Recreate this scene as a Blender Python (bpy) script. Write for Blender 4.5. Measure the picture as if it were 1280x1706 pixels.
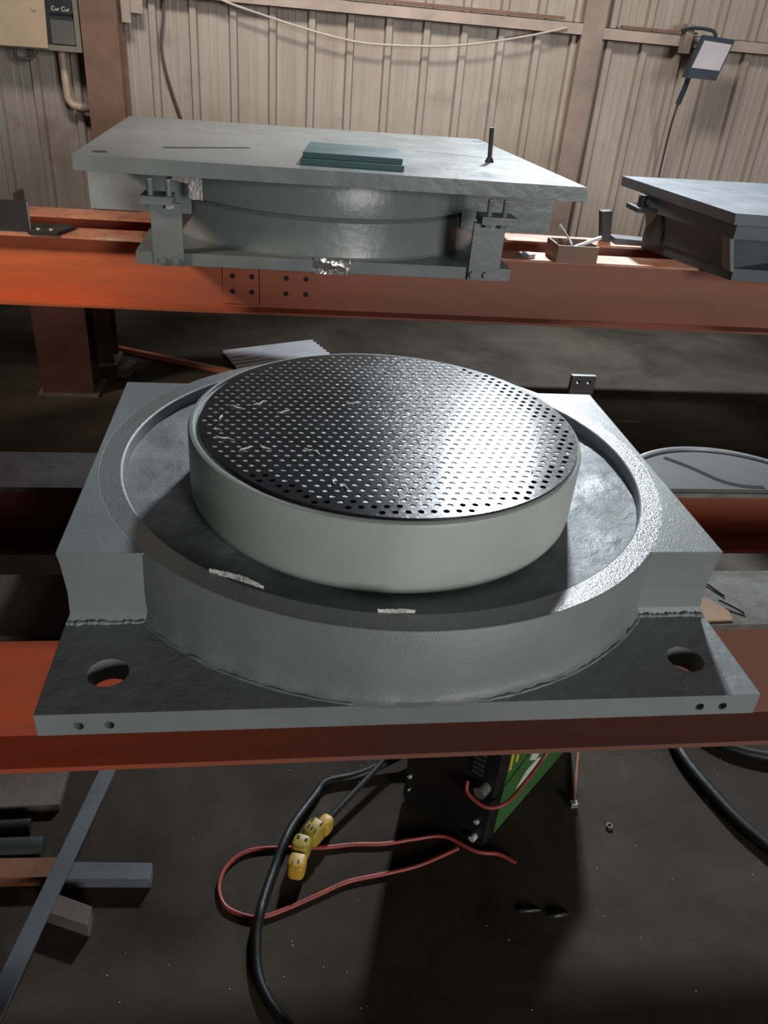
import bpy, math, random
from mathutils import Vector, Matrix, noise
random.seed(7)
C = bpy.context.scene.collection
sc = bpy.context.scene
for o in list(bpy.data.objects):
    bpy.data.objects.remove(o)

# ------------------------------------------------------------------ camera
cam_d = bpy.data.cameras.new('camera')
cam = bpy.data.objects.new('camera', cam_d); C.objects.link(cam)
right = Vector((0.9903, -0.1154, 0.0771)); up = Vector((-0.0055, 0.5226, 0.8526)); fwd = Vector((0.1386, 0.8448, -0.5169))
M = Matrix((right, up, -fwd)).transposed().to_4x4()
M.translation = Vector((-0.1985, -1.2587, 1.5199))
cam.matrix_world = M
cam_d.sensor_fit = 'VERTICAL'; cam_d.sensor_height = 36.0; cam_d.lens = 1309.07 / 1706 * 36.0
cam_d.clip_start = 0.02; cam_d.clip_end = 100
sc.camera = cam

# ------------------------------------------------------------------ light and exposure
vs = sc.view_settings
vs.view_transform = 'Standard'; vs.look = 'None'; vs.gamma = 1.0; vs.use_curve_mapping = False; vs.exposure = 0.0
w = bpy.data.worlds.new('world'); sc.world = w; w.use_nodes = True
w.node_tree.nodes['Background'].inputs[0].default_value = (0.9, 0.88, 0.85, 1)
w.node_tree.nodes['Background'].inputs[1].default_value = 0.03

def area(name, loc, target, sx, sy, power, col, spread=math.pi):
    d = bpy.data.lights.new(name, 'AREA'); d.shape = 'RECTANGLE'; d.size = sx; d.size_y = sy
    d.energy = power; d.color = col; d.spread = spread
    o = bpy.data.objects.new(name, d); C.objects.link(o); o.location = loc
    o.rotation_euler = (Vector(target) - Vector(loc)).to_track_quat('-Z', 'Y').to_euler()
    return o
area('flood_lamp', (1.80, 5.1, 3.86), (1.8, 0.8, 0.35), 0.42, 0.34, 120, (0.86, 0.94, 1.0), math.radians(78))
area('open_doorway', (5.2, -11.2, 2.9), (0.2, 0.5, 0.9), 3.5, 3.0, 800, (1.0, 0.985, 0.96))
area('wall_fill', (-0.6, 1.2, 4.6), (1.1, 5.5, 1.4), 1.6, 0.8, 72, (1.0, 0.92, 0.85), math.radians(92))  # unseen lamp added to brighten the back wall

area('side_fill', (-3.2, 0.4, 2.6), (-1.1, 2.3, 0.80), 0.4, 0.4, 5.6, (1.0, 0.82, 0.66), math.radians(40))  # unseen warm lamp added to lift the far beam at left

# ------------------------------------------------------------------ materials
def nt(name):
    m = bpy.data.materials.new(name); m.use_nodes = True
    t = m.node_tree
    return m, t, t.nodes['Principled BSDF']
def lk(t, a, b): t.links.new(a, b)
def coords(t, scale=(1, 1, 1)):
    tc = t.nodes.new('ShaderNodeTexCoord'); mp = t.nodes.new('ShaderNodeMapping')
    mp.inputs['Scale'].default_value = scale
    lk(t, tc.outputs['Object'], mp.inputs['Vector'])
    return mp.outputs['Vector']
def nz(t, vec, scale, detail=4, rough=0.6, dist=0.0):
    n = t.nodes.new('ShaderNodeTexNoise')
    n.inputs['Scale'].default_value = scale; n.inputs['Detail'].default_value = detail
    n.inputs['Roughness'].default_value = rough; n.inputs['Distortion'].default_value = dist
    lk(t, vec, n.inputs['Vector'])
    return n.outputs['Fac']
def ramp(t, fac, stops):
    r = t.nodes.new('ShaderNodeValToRGB')
    e = r.color_ramp.elements
    while len(e) < len(stops): e.new(0.5)
    for i, (p, c) in enumerate(stops):
        e[i].position = p
        e[i].color = (c, c, c, 1) if isinstance(c, (int, float)) else (*c, 1)
    lk(t, fac, r.inputs['Fac'])
    return r.outputs['Color']
def mixc(t, fac, a, b):
    m = t.nodes.new('ShaderNodeMix'); m.data_type = 'RGBA'
    if isinstance(fac, float): m.inputs[0].default_value = fac
    else: lk(t, fac, m.inputs[0])
    for i, v in ((6, a), (7, b)):
        if isinstance(v, tuple): m.inputs[i].default_value = (*v, 1)
        else: lk(t, v, m.inputs[i])
    return m.outputs[2]
def bump(t, h, strength, dist, prev=None):
    b = t.nodes.new('ShaderNodeBump'); b.inputs['Strength'].default_value = strength; b.inputs['Distance'].default_value = dist
    lk(t, h, b.inputs['Height'])
    if prev is not None: lk(t, prev, b.inputs['Normal'])
    return b.outputs['Normal']
def bevel(t, r):
    b = t.nodes.new('ShaderNodeBevel'); b.samples = 4; b.inputs['Radius'].default_value = r
    return b.outputs['Normal']

def paint(name, col, rough=0.38, fine=0.25, lump=0.3, lump_scale=22, pits=0.0, bev=0.002, var=0.12, fscale=260, coat=0.0):
    m, t, p = nt(name)
    v = coords(t)
    n1 = nz(t, v, 5, 5); n2 = nz(t, v, fscale, 3, 0.7); n3 = nz(t, v, lump_scale, 4, 0.5)
    lo = tuple(c * (1 - var) for c in col); hi = tuple(c * (1 + var) for c in col)
    lk(t, ramp(t, n1, [(0.3, lo), (0.7, hi)]), p.inputs['Base Color'])
    lk(t, ramp(t, n1, [(0.3, rough * 0.85), (0.75, min(1, rough * 1.2))]), p.inputs['Roughness'])
    b = bevel(t, bev) if bev else None
    b = bump(t, n2, fine, 0.002, b)
    b = bump(t, n3, lump, 0.006, b)
    if pits:
        n4 = nz(t, v, 60, 2, 0.4)
        b = bump(t, ramp(t, n4, [(0.66, 0.0), (0.74, 1.0)]), pits, 0.004, b)
    lk(t, b, p.inputs['Normal'])
    if coat:
        p.inputs['Coat Weight'].default_value = coat; p.inputs['Coat Roughness'].default_value = 0.22; lk(t, b, p.inputs['Coat Normal'])
    return m

GREY = (0.205, 0.222, 0.222)
m_plate = paint('grey_paint_plate', GREY, 0.5, 0.12, 0.12, 30)
m_base = paint('grey_paint_base_plate', (0.19, 0.205, 0.20), 0.42, 0.2, 0.35, 34, pits=0.0)
m_cast = paint('grey_paint_casting', (0.215, 0.232, 0.232), 0.42, 0.35, 0.10, 26, pits=0.10, fscale=330)
m_rim = paint('grey_paint_rim', (0.205, 0.22, 0.222), 0.28, 0.6, 0.08, 40, fscale=250, coat=1.0)
m_piston = paint('grey_paint_smooth', (0.43, 0.465, 0.44), 0.45, 0.05, 0.05, 12)
m_far = paint('grey_paint_far', (0.21, 0.235, 0.24), 0.30, 0.15, 0.35, 24)
m_fard = paint('blue_grey_paint', (0.105, 0.122, 0.134), 0.45, 0.1, 0.1, 14)
m_dark = paint('black_steel', (0.018, 0.018, 0.02), 0.45, 0.15, 0.15, 30)
m_blackpl = paint('black_plastic', (0.007, 0.007, 0.007), 0.5, 0.05, 0.0, 30)
m_green = paint('green_enamel', (0.045, 0.13, 0.035), 0.4, 0.05, 0.05, 30)
m_yellow = paint('yellow_paint', (0.55, 0.45, 0.04), 0.5, 0.0, 0.0, 30, bev=0)
m_whitesticker = paint('white_print', (0.55, 0.58, 0.5), 0.5, 0.0, 0.0, 30, bev=0)
m_steel = paint('bare_steel', (0.42, 0.43, 0.45), 0.35, 0.1, 0.1, 40); 
m_steel.node_tree.nodes['Principled BSDF'].inputs['Metallic'].default_value = 0.7
m_bolt = paint('bright_bolt', (0.5, 0.5, 0.5), 0.3, 0.1, 0.0, 40)
m_rustbar = paint('rusty_bar', (0.20, 0.075, 0.035), 0.65, 0.3, 0.2, 40, var=0.4)
m_bluebar = paint('blued_bar', (0.085, 0.09, 0.105), 0.5, 0.1, 0.1, 40, var=0.2)
m_brownbar = paint('brown_bar', (0.10, 0.075, 0.065), 0.55, 0.2, 0.2, 40, var=0.3)
m_wood = paint('brown_board', (0.20, 0.115, 0.08), 0.6, 0.2, 0.2, 30, var=0.25)
m_tube = paint('oiled_tube', (0.035, 0.04, 0.04), 0.4, 0.1, 0.1, 30)
m_outlet = paint('yellow_plastic', (0.34, 0.25, 0.035), 0.45, 0.05, 0.0, 40, bev=0.003)
m_outlet_o = paint('orange_yellow_plastic', (0.46, 0.27, 0.03), 0.45, 0.05, 0.0, 40, bev=0.003)
m_slot = paint('dark_slot', (0.012, 0.006, 0.004), 0.7, 0, 0, 30, bev=0)
m_rubber = paint('black_rubber', (0.007, 0.007, 0.007), 0.5, 0.1, 0.15, 40, bev=0)
m_red = paint('red_rubber', (0.30, 0.05, 0.04), 0.45, 0.1, 0.15, 40, bev=0, var=0.35)
m_teal = paint('teal_plate', (0.018, 0.075, 0.082), 0.45, 0.1, 0.1, 20)
m_card = paint('cardboard', (0.33, 0.21, 0.13), 0.8, 0.2, 0.2, 30, var=0.3)
m_white = paint('white_tape', (0.85, 0.83, 0.80), 0.55, 0.2, 0.5, 60, bev=0)
m_beige = paint('beige_enamel', (0.58, 0.44, 0.31), 0.42, 0.05, 0.35, 8, var=0.08)
m_boxgrey = paint('greenish_grey_enamel', (0.22, 0.20, 0.165), 0.5, 0.05, 0.1, 12)
m_boxdark = paint('dark_panel', (0.035, 0.04, 0.042), 0.4, 0.0, 0.1, 12)
m_breaker = paint('breaker_grey', (0.13, 0.13, 0.115), 0.4, 0.0, 0.1, 12)
m_pvc = paint('cream_pvc', (0.56, 0.43, 0.32), 0.4, 0.0, 0.1, 12)
m_cable_w = paint('dusty_white_cable', (0.6, 0.54, 0.48), 0.6, 0, 0, 12, bev=0)
m_glass = paint('lamp_glass', (0.56, 0.55, 0.60), 0.18, 0, 0, 12, bev=0)
m_lampbody = paint('blue_black_alloy', (0.035, 0.05, 0.075), 0.4, 0.1, 0, 12)
m_zinc = paint('zinc_sheet', (0.62, 0.62, 0.66), 0.42, 0.08, 0.1, 12, bev=0)
m_legs = paint('shaded_oxide_primer', (0.055, 0.018, 0.012), 0.6, 0.15, 0.15, 10, var=0.25)  # primer colour darkened to imitate the shade on the legs
m_girt = paint('girt_steel', (0.42, 0.335, 0.29), 0.5, 0.15, 0.2, 10, var=0.25)
m_col = paint('brown_primer', (0.20, 0.115, 0.078), 0.6, 0.15, 0.15, 10, var=0.25)
m_colr = paint('tan_primer', (0.31, 0.245, 0.205), 0.6, 0.15, 0.15, 10, var=0.25)

def foil_mat():
    m, t, p = nt('crinkled_foil'); v = coords(t)
    p.inputs['Base Color'].default_value = (0.75, 0.73, 0.72, 1); p.inputs['Metallic'].default_value = 0.85; p.inputs['Roughness'].default_value = 0.22
    vo = t.nodes.new('ShaderNodeTexVoronoi'); vo.inputs['Scale'].default_value = 28; lk(t, v, vo.inputs['Vector'])
    lk(t, bump(t, vo.outputs['Distance'], 0.6, 0.012), p.inputs['Normal'])
    return m
m_foil = foil_mat()

def primer_mat(name, a, b, dirt, dirt_amt, xr=None):
    m, t, p = nt(name); v = coords(t); vs_ = coords(t, (0.6, 6, 6))
    base = ramp(t, nz(t, v, 1.3, 3, 0.5), [(0.35, a), (0.65, b)])
    streak = ramp(t, nz(t, vs_, 2.5, 5, 0.65), [(0.45, 0.0), (0.75, dirt_amt)])
    c = mixc(t, streak, base, dirt)
    if xr:   # colour shifts to a second tone towards one end of the bench
        sx = t.nodes.new('ShaderNodeSeparateXYZ'); lk(t, v, sx.inputs[0])
        mr = t.nodes.new('ShaderNodeMapRange'); mr.inputs[1].default_value = xr[0]; mr.inputs[2].default_value = xr[1]; mr.inputs[4].default_value = 0.85
        lk(t, sx.outputs['X'], mr.inputs[0]); c = mixc(t, mr.outputs[0], c, xr[2])
    lk(t, c, p.inputs['Base Color'])
    p.inputs['Roughness'].default_value = 0.6
    b_ = bump(t, nz(t, v, 90, 4), 0.2, 0.003, bevel(t, 0.002))
    lk(t, b_, p.inputs['Normal'])
    return m
m_orange = primer_mat('red_oxide_primer', (0.56, 0.11, 0.032), (0.62, 0.14, 0.045), (0.20, 0.08, 0.05), 0.6, (-1.2, 0.5, (0.24, 0.105, 0.075)))
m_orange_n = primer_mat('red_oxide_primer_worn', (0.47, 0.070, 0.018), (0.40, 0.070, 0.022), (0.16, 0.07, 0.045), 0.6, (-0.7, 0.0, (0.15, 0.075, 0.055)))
m_orange_r = primer_mat('red_oxide_primer_shaded', (0.30, 0.065, 0.025), (0.26, 0.07, 0.03), (0.16, 0.07, 0.045), 0.6, (0.4, -0.4, (0.03, 0.014, 0.010)))  # rear web: shade at the left end is put into the colour
def dirty_flange():
    m, t, p = nt('dusty_flange'); v = coords(t)
    a = ramp(t, nz(t, v, 9, 6, 0.65), [(0.3, (0.07, 0.055, 0.05)), (0.5, (0.15, 0.135, 0.12)), (0.72, (0.24, 0.23, 0.22))])
    c = mixc(t, ramp(t, nz(t, v, 2.2, 3), [(0.5, 0.0), (0.68, 0.6)]), a, (0.12, 0.045, 0.03))
    sx = t.nodes.new('ShaderNodeSeparateXYZ'); lk(t, v, sx.inputs[0])   # left end darkened to stand for shade, dusty towards the right
    mr = t.nodes.new('ShaderNodeMapRange'); mr.inputs[1].default_value = 0.2; mr.inputs[2].default_value = -0.5; mr.inputs[4].default_value = 0.85
    lk(t, sx.outputs['X'], mr.inputs[0])
    lk(t, mixc(t, mr.outputs[0], c, ramp(t, nz(t, v, 9, 5), [(0.3, (0.02, 0.014, 0.012)), (0.7, (0.055, 0.042, 0.037))])), p.inputs['Base Color'])
    p.inputs['Roughness'].default_value = 0.7; p.inputs['Specular IOR Level'].default_value = 0.25
    lk(t, bump(t, nz(t, v, 45, 5, 0.7), 0.4, 0.006), p.inputs['Normal'])
    return m
m_flange = dirty_flange()
def salmon_flange():
    m, t, p = nt('worn_primer_flange'); v = coords(t)
    a = ramp(t, nz(t, v, 6, 6, 0.65), [(0.3, (0.28, 0.09, 0.05)), (0.55, (0.5, 0.22, 0.13)), (0.75, (0.55, 0.42, 0.36))])
    lk(t, a, p.inputs['Base Color']); p.inputs['Roughness'].default_value = 0.55
    lk(t, bump(t, nz(t, v, 45, 5, 0.7), 0.3, 0.004), p.inputs['Normal'])
    return m
m_salmon = salmon_flange()

def floor_mat():
    m, t, p = nt('oily_concrete'); v = coords(t)
    c1 = ramp(t, nz(t, v, 1.6, 6, 0.62, 0.4), [(0.32, (0.018, 0.0145, 0.011)), (0.50, (0.042, 0.0345, 0.0265)), (0.70, (0.070, 0.059, 0.046))])
    spots = ramp(t, nz(t, v, 14, 5, 0.7, 0.6), [(0.60, 0.0), (0.74, 0.75)])
    c2 = mixc(t, spots, c1, (0.03, 0.026, 0.023))
    specks = ramp(t, nz(t, v, 120, 2, 0.5), [(0.74, 0.0), (0.80, 0.5)])
    lk(t, mixc(t, specks, c2, (0.17, 0.155, 0.14)), p.inputs['Base Color'])
    lk(t, ramp(t, nz(t, v, 5, 4), [(0.35, 0.7), (0.65, 0.9)]), p.inputs['Roughness']); p.inputs['Specular IOR Level'].default_value = 0.10
    b = bump(t, nz(t, v, 26, 5, 0.6), 0.22, 0.006); b = bump(t, nz(t, v, 3, 3), 0.2, 0.02, b)
    lk(t, b, p.inputs['Normal'])
    return m
m_floor = floor_mat()
def wall_mat():
    m, t, p = nt('stained_sheet_steel'); v = coords(t); vst = coords(t, (14, 14, 0.5))
    base = ramp(t, nz(t, v, 0.9, 4, 0.55), [(0.3, (0.355, 0.302, 0.25)), (0.7, (0.45, 0.40, 0.352))])
    s1 = ramp(t, nz(t, vst, 1.6, 5, 0.6), [(0.42, 0.0), (0.8, 0.55)])
    c = mixc(t, s1, base, (0.26, 0.20, 0.155))
    s2 = ramp(t, nz(t, v, 2.3, 4, 0.6), [(0.58, 0.0), (0.72, 0.5)])
    lk(t, mixc(t, s2, c, (0.2, 0.145, 0.12)), p.inputs['Base Color'])
    lk(t, ramp(t, nz(t, v, 4, 3), [(0.3, 0.35), (0.7, 0.6)]), p.inputs['Roughness'])
    lk(t, bump(t, nz(t, vst, 3, 3), 0.15, 0.01), p.inputs['Normal'])
    return m
m_wall = wall_mat()
def disc_mat():
    m, t, p = nt('greased_black_sheet'); v = coords(t)
    lk(t, ramp(t, nz(t, v, 9, 5, 0.6), [(0.35, (0.012, 0.012, 0.013)), (0.7, (0.03, 0.03, 0.033))]), p.inputs['Base Color'])
    gx = t.nodes.new('ShaderNodeSeparateXYZ'); lk(t, v, gx.inputs[0])
    # grease film is thicker over one half of the sheet: it has its own ragged outline
    ad = t.nodes.new('ShaderNodeMath'); ad.operation = 'MULTIPLY_ADD'
    lk(t, nz(t, v, 7, 5, 0.65), ad.inputs[0]); ad.inputs[1].default_value = 0.30; lk(t, gx.outputs['X'], ad.inputs[2])
    film = ramp(t, ad.outputs[0], [(0.06, 0.0), (0.38, 1.0)])
    lk(t, ramp(t, film, [(0.0, 0.22), (1.0, 0.46)]), p.inputs['Roughness'])
    p.inputs['Coat Weight'].default_value = 1.0; p.inputs['Coat Roughness'].default_value = 0.115
    mu = t.nodes.new('ShaderNodeMath'); mu.operation = 'MULTIPLY'
    lk(t, film, mu.inputs[0]); lk(t, nz(t, v, 95, 4, 0.6, 0.8), mu.inputs[1])
    b0 = bump(t, nz(t, v, 40, 3), 0.05, 0.002); b = bump(t, mu.outputs[0], 0.6, 0.004, b0)
    lk(t, b, p.inputs['Normal']); lk(t, bump(t, mu.outputs[0], 0.02, 0.004, b0), p.inputs['Coat Normal'])
    p.inputs['Specular IOR Level'].default_value = 0.085
    return m
m_disc = disc_mat()
def dimple_mat():
    m, t, p = nt('grease_filled_dimple'); v = coords(t)
    lk(t, ramp(t, nz(t, v, 30, 3), [(0.3, (0.38, 0.38, 0.36)), (0.7, (0.62, 0.62, 0.60))]), p.inputs['Base Color'])
    p.inputs['Roughness'].default_value = 0.3
    lk(t, bump(t, nz(t, v, 220, 3), 0.5, 0.003), p.inputs['Normal'])
    return m
m_dimple = dimple_mat()
def grease_mat():
    m, t, p = nt('silicone_grease_film'); v = coords(t)
    lk(t, ramp(t, nz(t, v, 8, 6, 0.65, 0.5), [(0.3, (0.16, 0.175, 0.185)), (0.6, (0.27, 0.285, 0.30)), (0.8, (0.42, 0.44, 0.46))]), p.inputs['Base Color'])
    lk(t, ramp(t, nz(t, v, 10, 4), [(0.35, 0.46), (0.65, 0.65)]), p.inputs['Roughness'])
    b = bump(t, nz(t, v, 150, 4), 0.25, 0.003); b = bump(t, nz(t, v, 24, 5, 0.6, 1.2), 0.22, 0.008, b)
    lk(t, b, p.inputs['Normal'])
    return m
m_grease = grease_mat()
def dish_mat():
    m, t, p = nt('machined_disc'); v = coords(t)
    lk(t, ramp(t, nz(t, v, 7, 4), [(0.3, (0.09, 0.09, 0.085)), (0.7, (0.13, 0.13, 0.13))]), p.inputs['Base Color'])
    p.inputs['Metallic'].default_value = 0.0; p.inputs['Roughness'].default_value = 0.6
    lk(t, bump(t, nz(t, coords(t, (3, 60, 3)), 3, 3), 0.05, 0.003), p.inputs['Normal'])
    return m
m_dish = dish_mat()
m_shadow_line = paint('painted_shadow', (0.035, 0.034, 0.032), 0.85, 0, 0, 30, bev=0)  # colour of the cast shadow painted on the disc
m_shadow_line.node_tree.nodes['Principled BSDF'].inputs['Specular IOR Level'].default_value = 0.1
m_dish.node_tree.nodes['Principled BSDF'].inputs['Specular IOR Level'].default_value = 0.2

# ------------------------------------------------------------------ mesh helpers
class MB:
    def __init__(s): s.v = []; s.f = []; s.mi = []; s.cur = 0
    def add(s, vs_, fs):
        n = len(s.v); s.v += [tuple(q) for q in vs_]
        s.f += [tuple(i + n for i in f) for f in fs]; s.mi += [s.cur] * len(fs)
        return s
    def hexa(s, b, t):   # bottom quad, top quad (same winding, ccw seen from above)
        return s.add(list(b) + list(t), [(3, 2, 1, 0), (4, 5, 6, 7), (0, 1, 5, 4), (1, 2, 6, 5), (2, 3, 7, 6), (3, 0, 4, 7)])
    def box(s, x0, x1, y0, y1, z0, z1):
        return s.hexa([(x0, y0, z0), (x1, y0, z0), (x1, y1, z0), (x0, y1, z0)], [(x0, y0, z1), (x1, y0, z1), (x1, y1, z1), (x0, y1, z1)])
    def prism(s, poly, z0, z1):
        n = len(poly)
        return s.add([(x, y, z0) for x, y in poly] + [(x, y, z1) for x, y in poly],
                     [tuple(range(n - 1, -1, -1)), tuple(range(n, 2 * n))] + [(i, (i + 1) % n, n + (i + 1) % n, n + i) for i in range(n)])
    def obox(s, o, ax, ay, az, sx, sy, sz):   # oriented box centred on o
        o, ax, ay, az = map(Vector, (o, ax, ay, az)); ax, ay, az = ax.normalized() * sx / 2, ay.normalized() * sy / 2, az.normalized() * sz / 2
        b = [o - ax - ay - az, o + ax - ay - az, o + ax + ay - az, o - ax + ay - az]
        return s.hexa(b, [q + 2 * az for q in b])
    def bar(s, a, b, wd, h, upv=(0, 0, 1)):
        a, b = Vector(a), Vector(b); d = (b - a); u = Vector(upv); sd = d.cross(u).normalized(); u = sd.cross(d).normalized()
        return s.obox((a + b) / 2, sd, d, u, wd, d.length, h)
    def cyl(s, a, b, r, n=20, r2=None):
        a, b = Vector(a), Vector(b); d = (b - a).normalized(); r2 = r if r2 is None else r2
        x = d.orthogonal().normalized(); y = d.cross(x)
        vs_ = [a + (x * math.cos(2 * math.pi * i / n) + y * math.sin(2 * math.pi * i / n)) * r for i in range(n)]
        vs_ += [b + (x * math.cos(2 * math.pi * i / n) + y * math.sin(2 * math.pi * i / n)) * r2 for i in range(n)]
        return s.add(vs_, [tuple(range(n - 1, -1, -1)), tuple(range(n, 2 * n))] + [(i, (i + 1) % n, n + (i + 1) % n, n + i) for i in range(n)])
    def lathe(s, prof, cx=0, cy=0, n=160, capb=True, capt=True):
        vs_ = [(cx + r * math.cos(2 * math.pi * i / n), cy + r * math.sin(2 * math.pi * i / n), z) for r, z in prof for i in range(n)]
        fs = []
        for k in range(len(prof) - 1):
            for i in range(n):
                j = (i + 1) % n
                fs.append((k * n + i, k * n + j, (k + 1) * n + j, (k + 1) * n + i))
        if capb: fs.append(tuple(range(n - 1, -1, -1)))
        if capt: fs.append(tuple((len(prof) - 1) * n + i for i in range(n)))
        return s.add(vs_, fs)
    def tube(s, pts, r, n=10, sub=6):
        P = [Vector(q) for q in pts]
        if len(P) > 2:
            Q = []
            for i in range(len(P) - 1):
                p0 = P[max(i - 1, 0)]; p1 = P[i]; p2 = P[i + 1]; p3 = P[min(i + 2, len(P) - 1)]
                for k in range(sub):
                    u = k / sub
                    Q.append(0.5 * ((2 * p1) + (p2 - p0) * u + (2 * p0 - 5 * p1 + 4 * p2 - p3) * u * u + (3 * p1 - p0 - 3 * p2 + p3) * u ** 3))
            Q.append(P[-1]); P = Q
        vs_ = []; x = None
        for i, q in enumerate(P):
            d = (P[min(i + 1, len(P) - 1)] - P[max(i - 1, 0)]).normalized()
            x = d.orthogonal().normalized() if x is None else (x - d * x.dot(d)).normalized()
            y = d.cross(x); rr = r(i / (len(P) - 1)) if callable(r) else r
            vs_ += [q + (x * math.cos(2 * math.pi * k / n) + y * math.sin(2 * math.pi * k / n)) * rr for k in range(n)]
        fs = [tuple(range(n - 1, -1, -1)), tuple((len(P) - 1) * n + k for k in range(n))]
        for i in range(len(P) - 1):
            for k in range(n):
                fs.append((i * n + k, i * n + (k + 1) % n, (i + 1) * n + (k + 1) % n, (i + 1) * n + k))
        return s.add(vs_, fs)

def root_loc(p):
    q = Vector((0, 0, 0))
    while p is not None: q = q + p.location; p = p.parent
    return q
def obj(name, mb, mat, parent=None, smooth=None, loc=None):
    """link one mesh object; vertices are given in room coordinates"""
    me = bpy.data.meshes.new(name)
    if parent is not None: off = root_loc(parent)
    elif loc is not None: off = Vector(loc)
    else:
        xs = [q[0] for q in mb.v]; ys = [q[1] for q in mb.v]; zs = [q[2] for q in mb.v]
        off = Vector(((min(xs) + max(xs)) / 2, (min(ys) + max(ys)) / 2, min(zs)))
    me.from_pydata([tuple(Vector(q) - off) for q in mb.v], [], mb.f)
    mats = mat if isinstance(mat, (list, tuple)) else [mat]
    for m in mats: me.materials.append(m)
    for p, i in zip(me.polygons, mb.mi): p.material_index = i
    me.update()
    if smooth is not None:
        me.shade_smooth() if hasattr(me, 'shade_smooth') else None
        me.set_sharp_from_angle(angle=math.radians(smooth))
    o = bpy.data.objects.new(name, me); C.objects.link(o)
    if parent is not None: o.parent = parent
    else: o.location = off
    return o
def thing(name, label, cat, loc, group=None):
    o = bpy.data.objects.new(name, None); C.objects.link(o); o.location = loc; o.empty_display_size = 0.05
    o['label'] = label; o['category'] = cat
    if group: o['group'] = group
    return o
def tag(o, label, cat, group=None, kind=None):
    o['label'] = label; o['category'] = cat
    if group: o['group'] = group
    if kind: o['kind'] = kind
    return o
def struct(name, mb, mat, smooth=None):
    o = obj(name, mb, mat, smooth=smooth); o['kind'] = 'structure'; return o
def circ(cx, cy, r, a0, a1, n): return [(cx + r * math.cos(a0 + (a1 - a0) * i / n), cy + r * math.sin(a0 + (a1 - a0) * i / n)) for i in range(n + 1)]

def ray_poly(poly, c, a):
    d = (math.cos(a), math.sin(a)); best = None
    for i in range(len(poly)):
        p, q = poly[i], poly[(i + 1) % len(poly)]
        e = (q[0] - p[0], q[1] - p[1]); den = d[0] * e[1] - d[1] * e[0]
        if abs(den) < 1e-12: continue
        w_ = (p[0] - c[0], p[1] - c[1])
        tt = (w_[0] * e[1] - w_[1] * e[0]) / den; uu = (w_[0] * d[1] - w_[1] * d[0]) / den
        if tt > 0 and -1e-6 <= uu <= 1 + 1e-6 and (best is None or tt < best): best = tt
    return (c[0] + d[0] * best, c[1] + d[1] * best)
def holed(mb, poly, c, r, to3, depth_to3, n=20, bottom=None, flip=False):
    """convex polygon with a round hole; the hole gets a wall and, if asked, a floor (material index bottom)"""
    angs = sorted([2 * math.pi * i / n for i in range(n)] + [math.atan2(q[1] - c[1], q[0] - c[0]) % (2 * math.pi) for q in poly])
    aa = [a for i, a in enumerate(angs) if i == 0 or a - angs[i - 1] > 1e-5]
    k = len(aa)
    out = [to3(*ray_poly(poly, c, a)) for a in aa]
    inn = [to3(c[0] + r * math.cos(a), c[1] + r * math.sin(a)) for a in aa]
    bot = [depth_to3(c[0] + r * math.cos(a), c[1] + r * math.sin(a)) for a in aa]
    fs = []
    for i in range(k):
        j = (i + 1) % k
        q1 = (i, j, k + j, k + i); q2 = (k + i, k + j, 2 * k + j, 2 * k + i)
        fs += [q1[::-1] if not flip else q1, q2[::-1] if not flip else q2]
    mb.add(out + inn + bot, [f if flip else f for f in fs])
    if bottom is not None:
        cur = mb.cur; mb.cur = bottom
        mb.add(bot, [tuple(range(k)) if not flip else tuple(range(k - 1, -1, -1))]); mb.cur = cur

# ------------------------------------------------------------------ room shell
m = MB(); m.box(-6, 7, -3.2, 5.7, -0.1, 0.0); struct('floor', m, m_floor)
def sheet_wall():
    m = MB(); pitch = 0.2825; x0 = -0.509; prof = []
    k0 = int((-6 - x0) / pitch) - 1; k1 = int((7 - x0) / pitch) + 1
    for k in range(k0, k1 + 1):
        x = x0 + k * pitch
        prof += [(x - 0.033, 0), (x - 0.022, -0.042), (x + 0.022, -0.042), (x + 0.033, 0), (x + 0.105, 0), (x + 0.112, -0.0018), (x + 0.122, -0.0018), (x + 0.129, 0),
                 (x + 0.160, 0), (x + 0.167, -0.0018), (x + 0.177, -0.0018), (x + 0.184, 0)]
    n = len(prof)
    m.add([(x, 5.5 + d, 0.0) for x, d in prof] + [(x, 5.5 + d, 2.75) for x, d in prof], [(i, i + 1, n + i + 1, n + i) for i in range(n - 1)])
    n0 = len(m.v)
    return m
struct('wall_back', sheet_wall(), m_wall)
# steel frame standing in front of the sheet wall
def column(x0, x1, y0, y1, tf=0.014, z1=3.6):
    m = MB(); xc = (x0 + x1) / 2
    m.box(x0, x1, y0, y0 + tf, 0, z1); m.box(x0, x1, y1 - tf, y1, 0, z1); m.box(xc - 0.006, xc + 0.006, y0 + tf, y1 - tf, 0, z1)
    return m
o = struct('trim_1', column(-1.505, -1.262, 5.15, 5.44), m_col)
m = MB(); m.box(2.055, 2.225, 5.38, 5.46, 0, 3.6); o = struct('trim_2', m, m_colr)
def purlin(x0, x1, z):
    m = MB()
    m.box(x0, x1, 5.38, 5.384, z - 0.04, z + 0.04); m.box(x0, x1, 5.38, 5.466, z + 0.036, z + 0.04); m.box(x0, x1, 5.38, 5.466, z - 0.04, z - 0.036)
    return m
struct('trim_3', purlin(-1.262, 2.055, 1.675), m_girt)
struct('trim_4', purlin(2.225, 6.5, 1.660), m_girt)
m = MB(); m.box(-1.262, -1.12, 5.36, 5.38, 1.52, 1.62); m.box(-1.262, -1.2, 5.33, 5.36, 1.46, 1.60)
struct('trim_5', m, m_girt)
m = MB(); m.box(0.3, 1.9, 5.36, 5.40, 1.722, 1.742); struct('trim_6', m, m_col)
m = MB(); m.box(2.35, 2.95, 5.36, 5.40, 1.706, 1.722); struct('trim_7', m, m_col)

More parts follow.
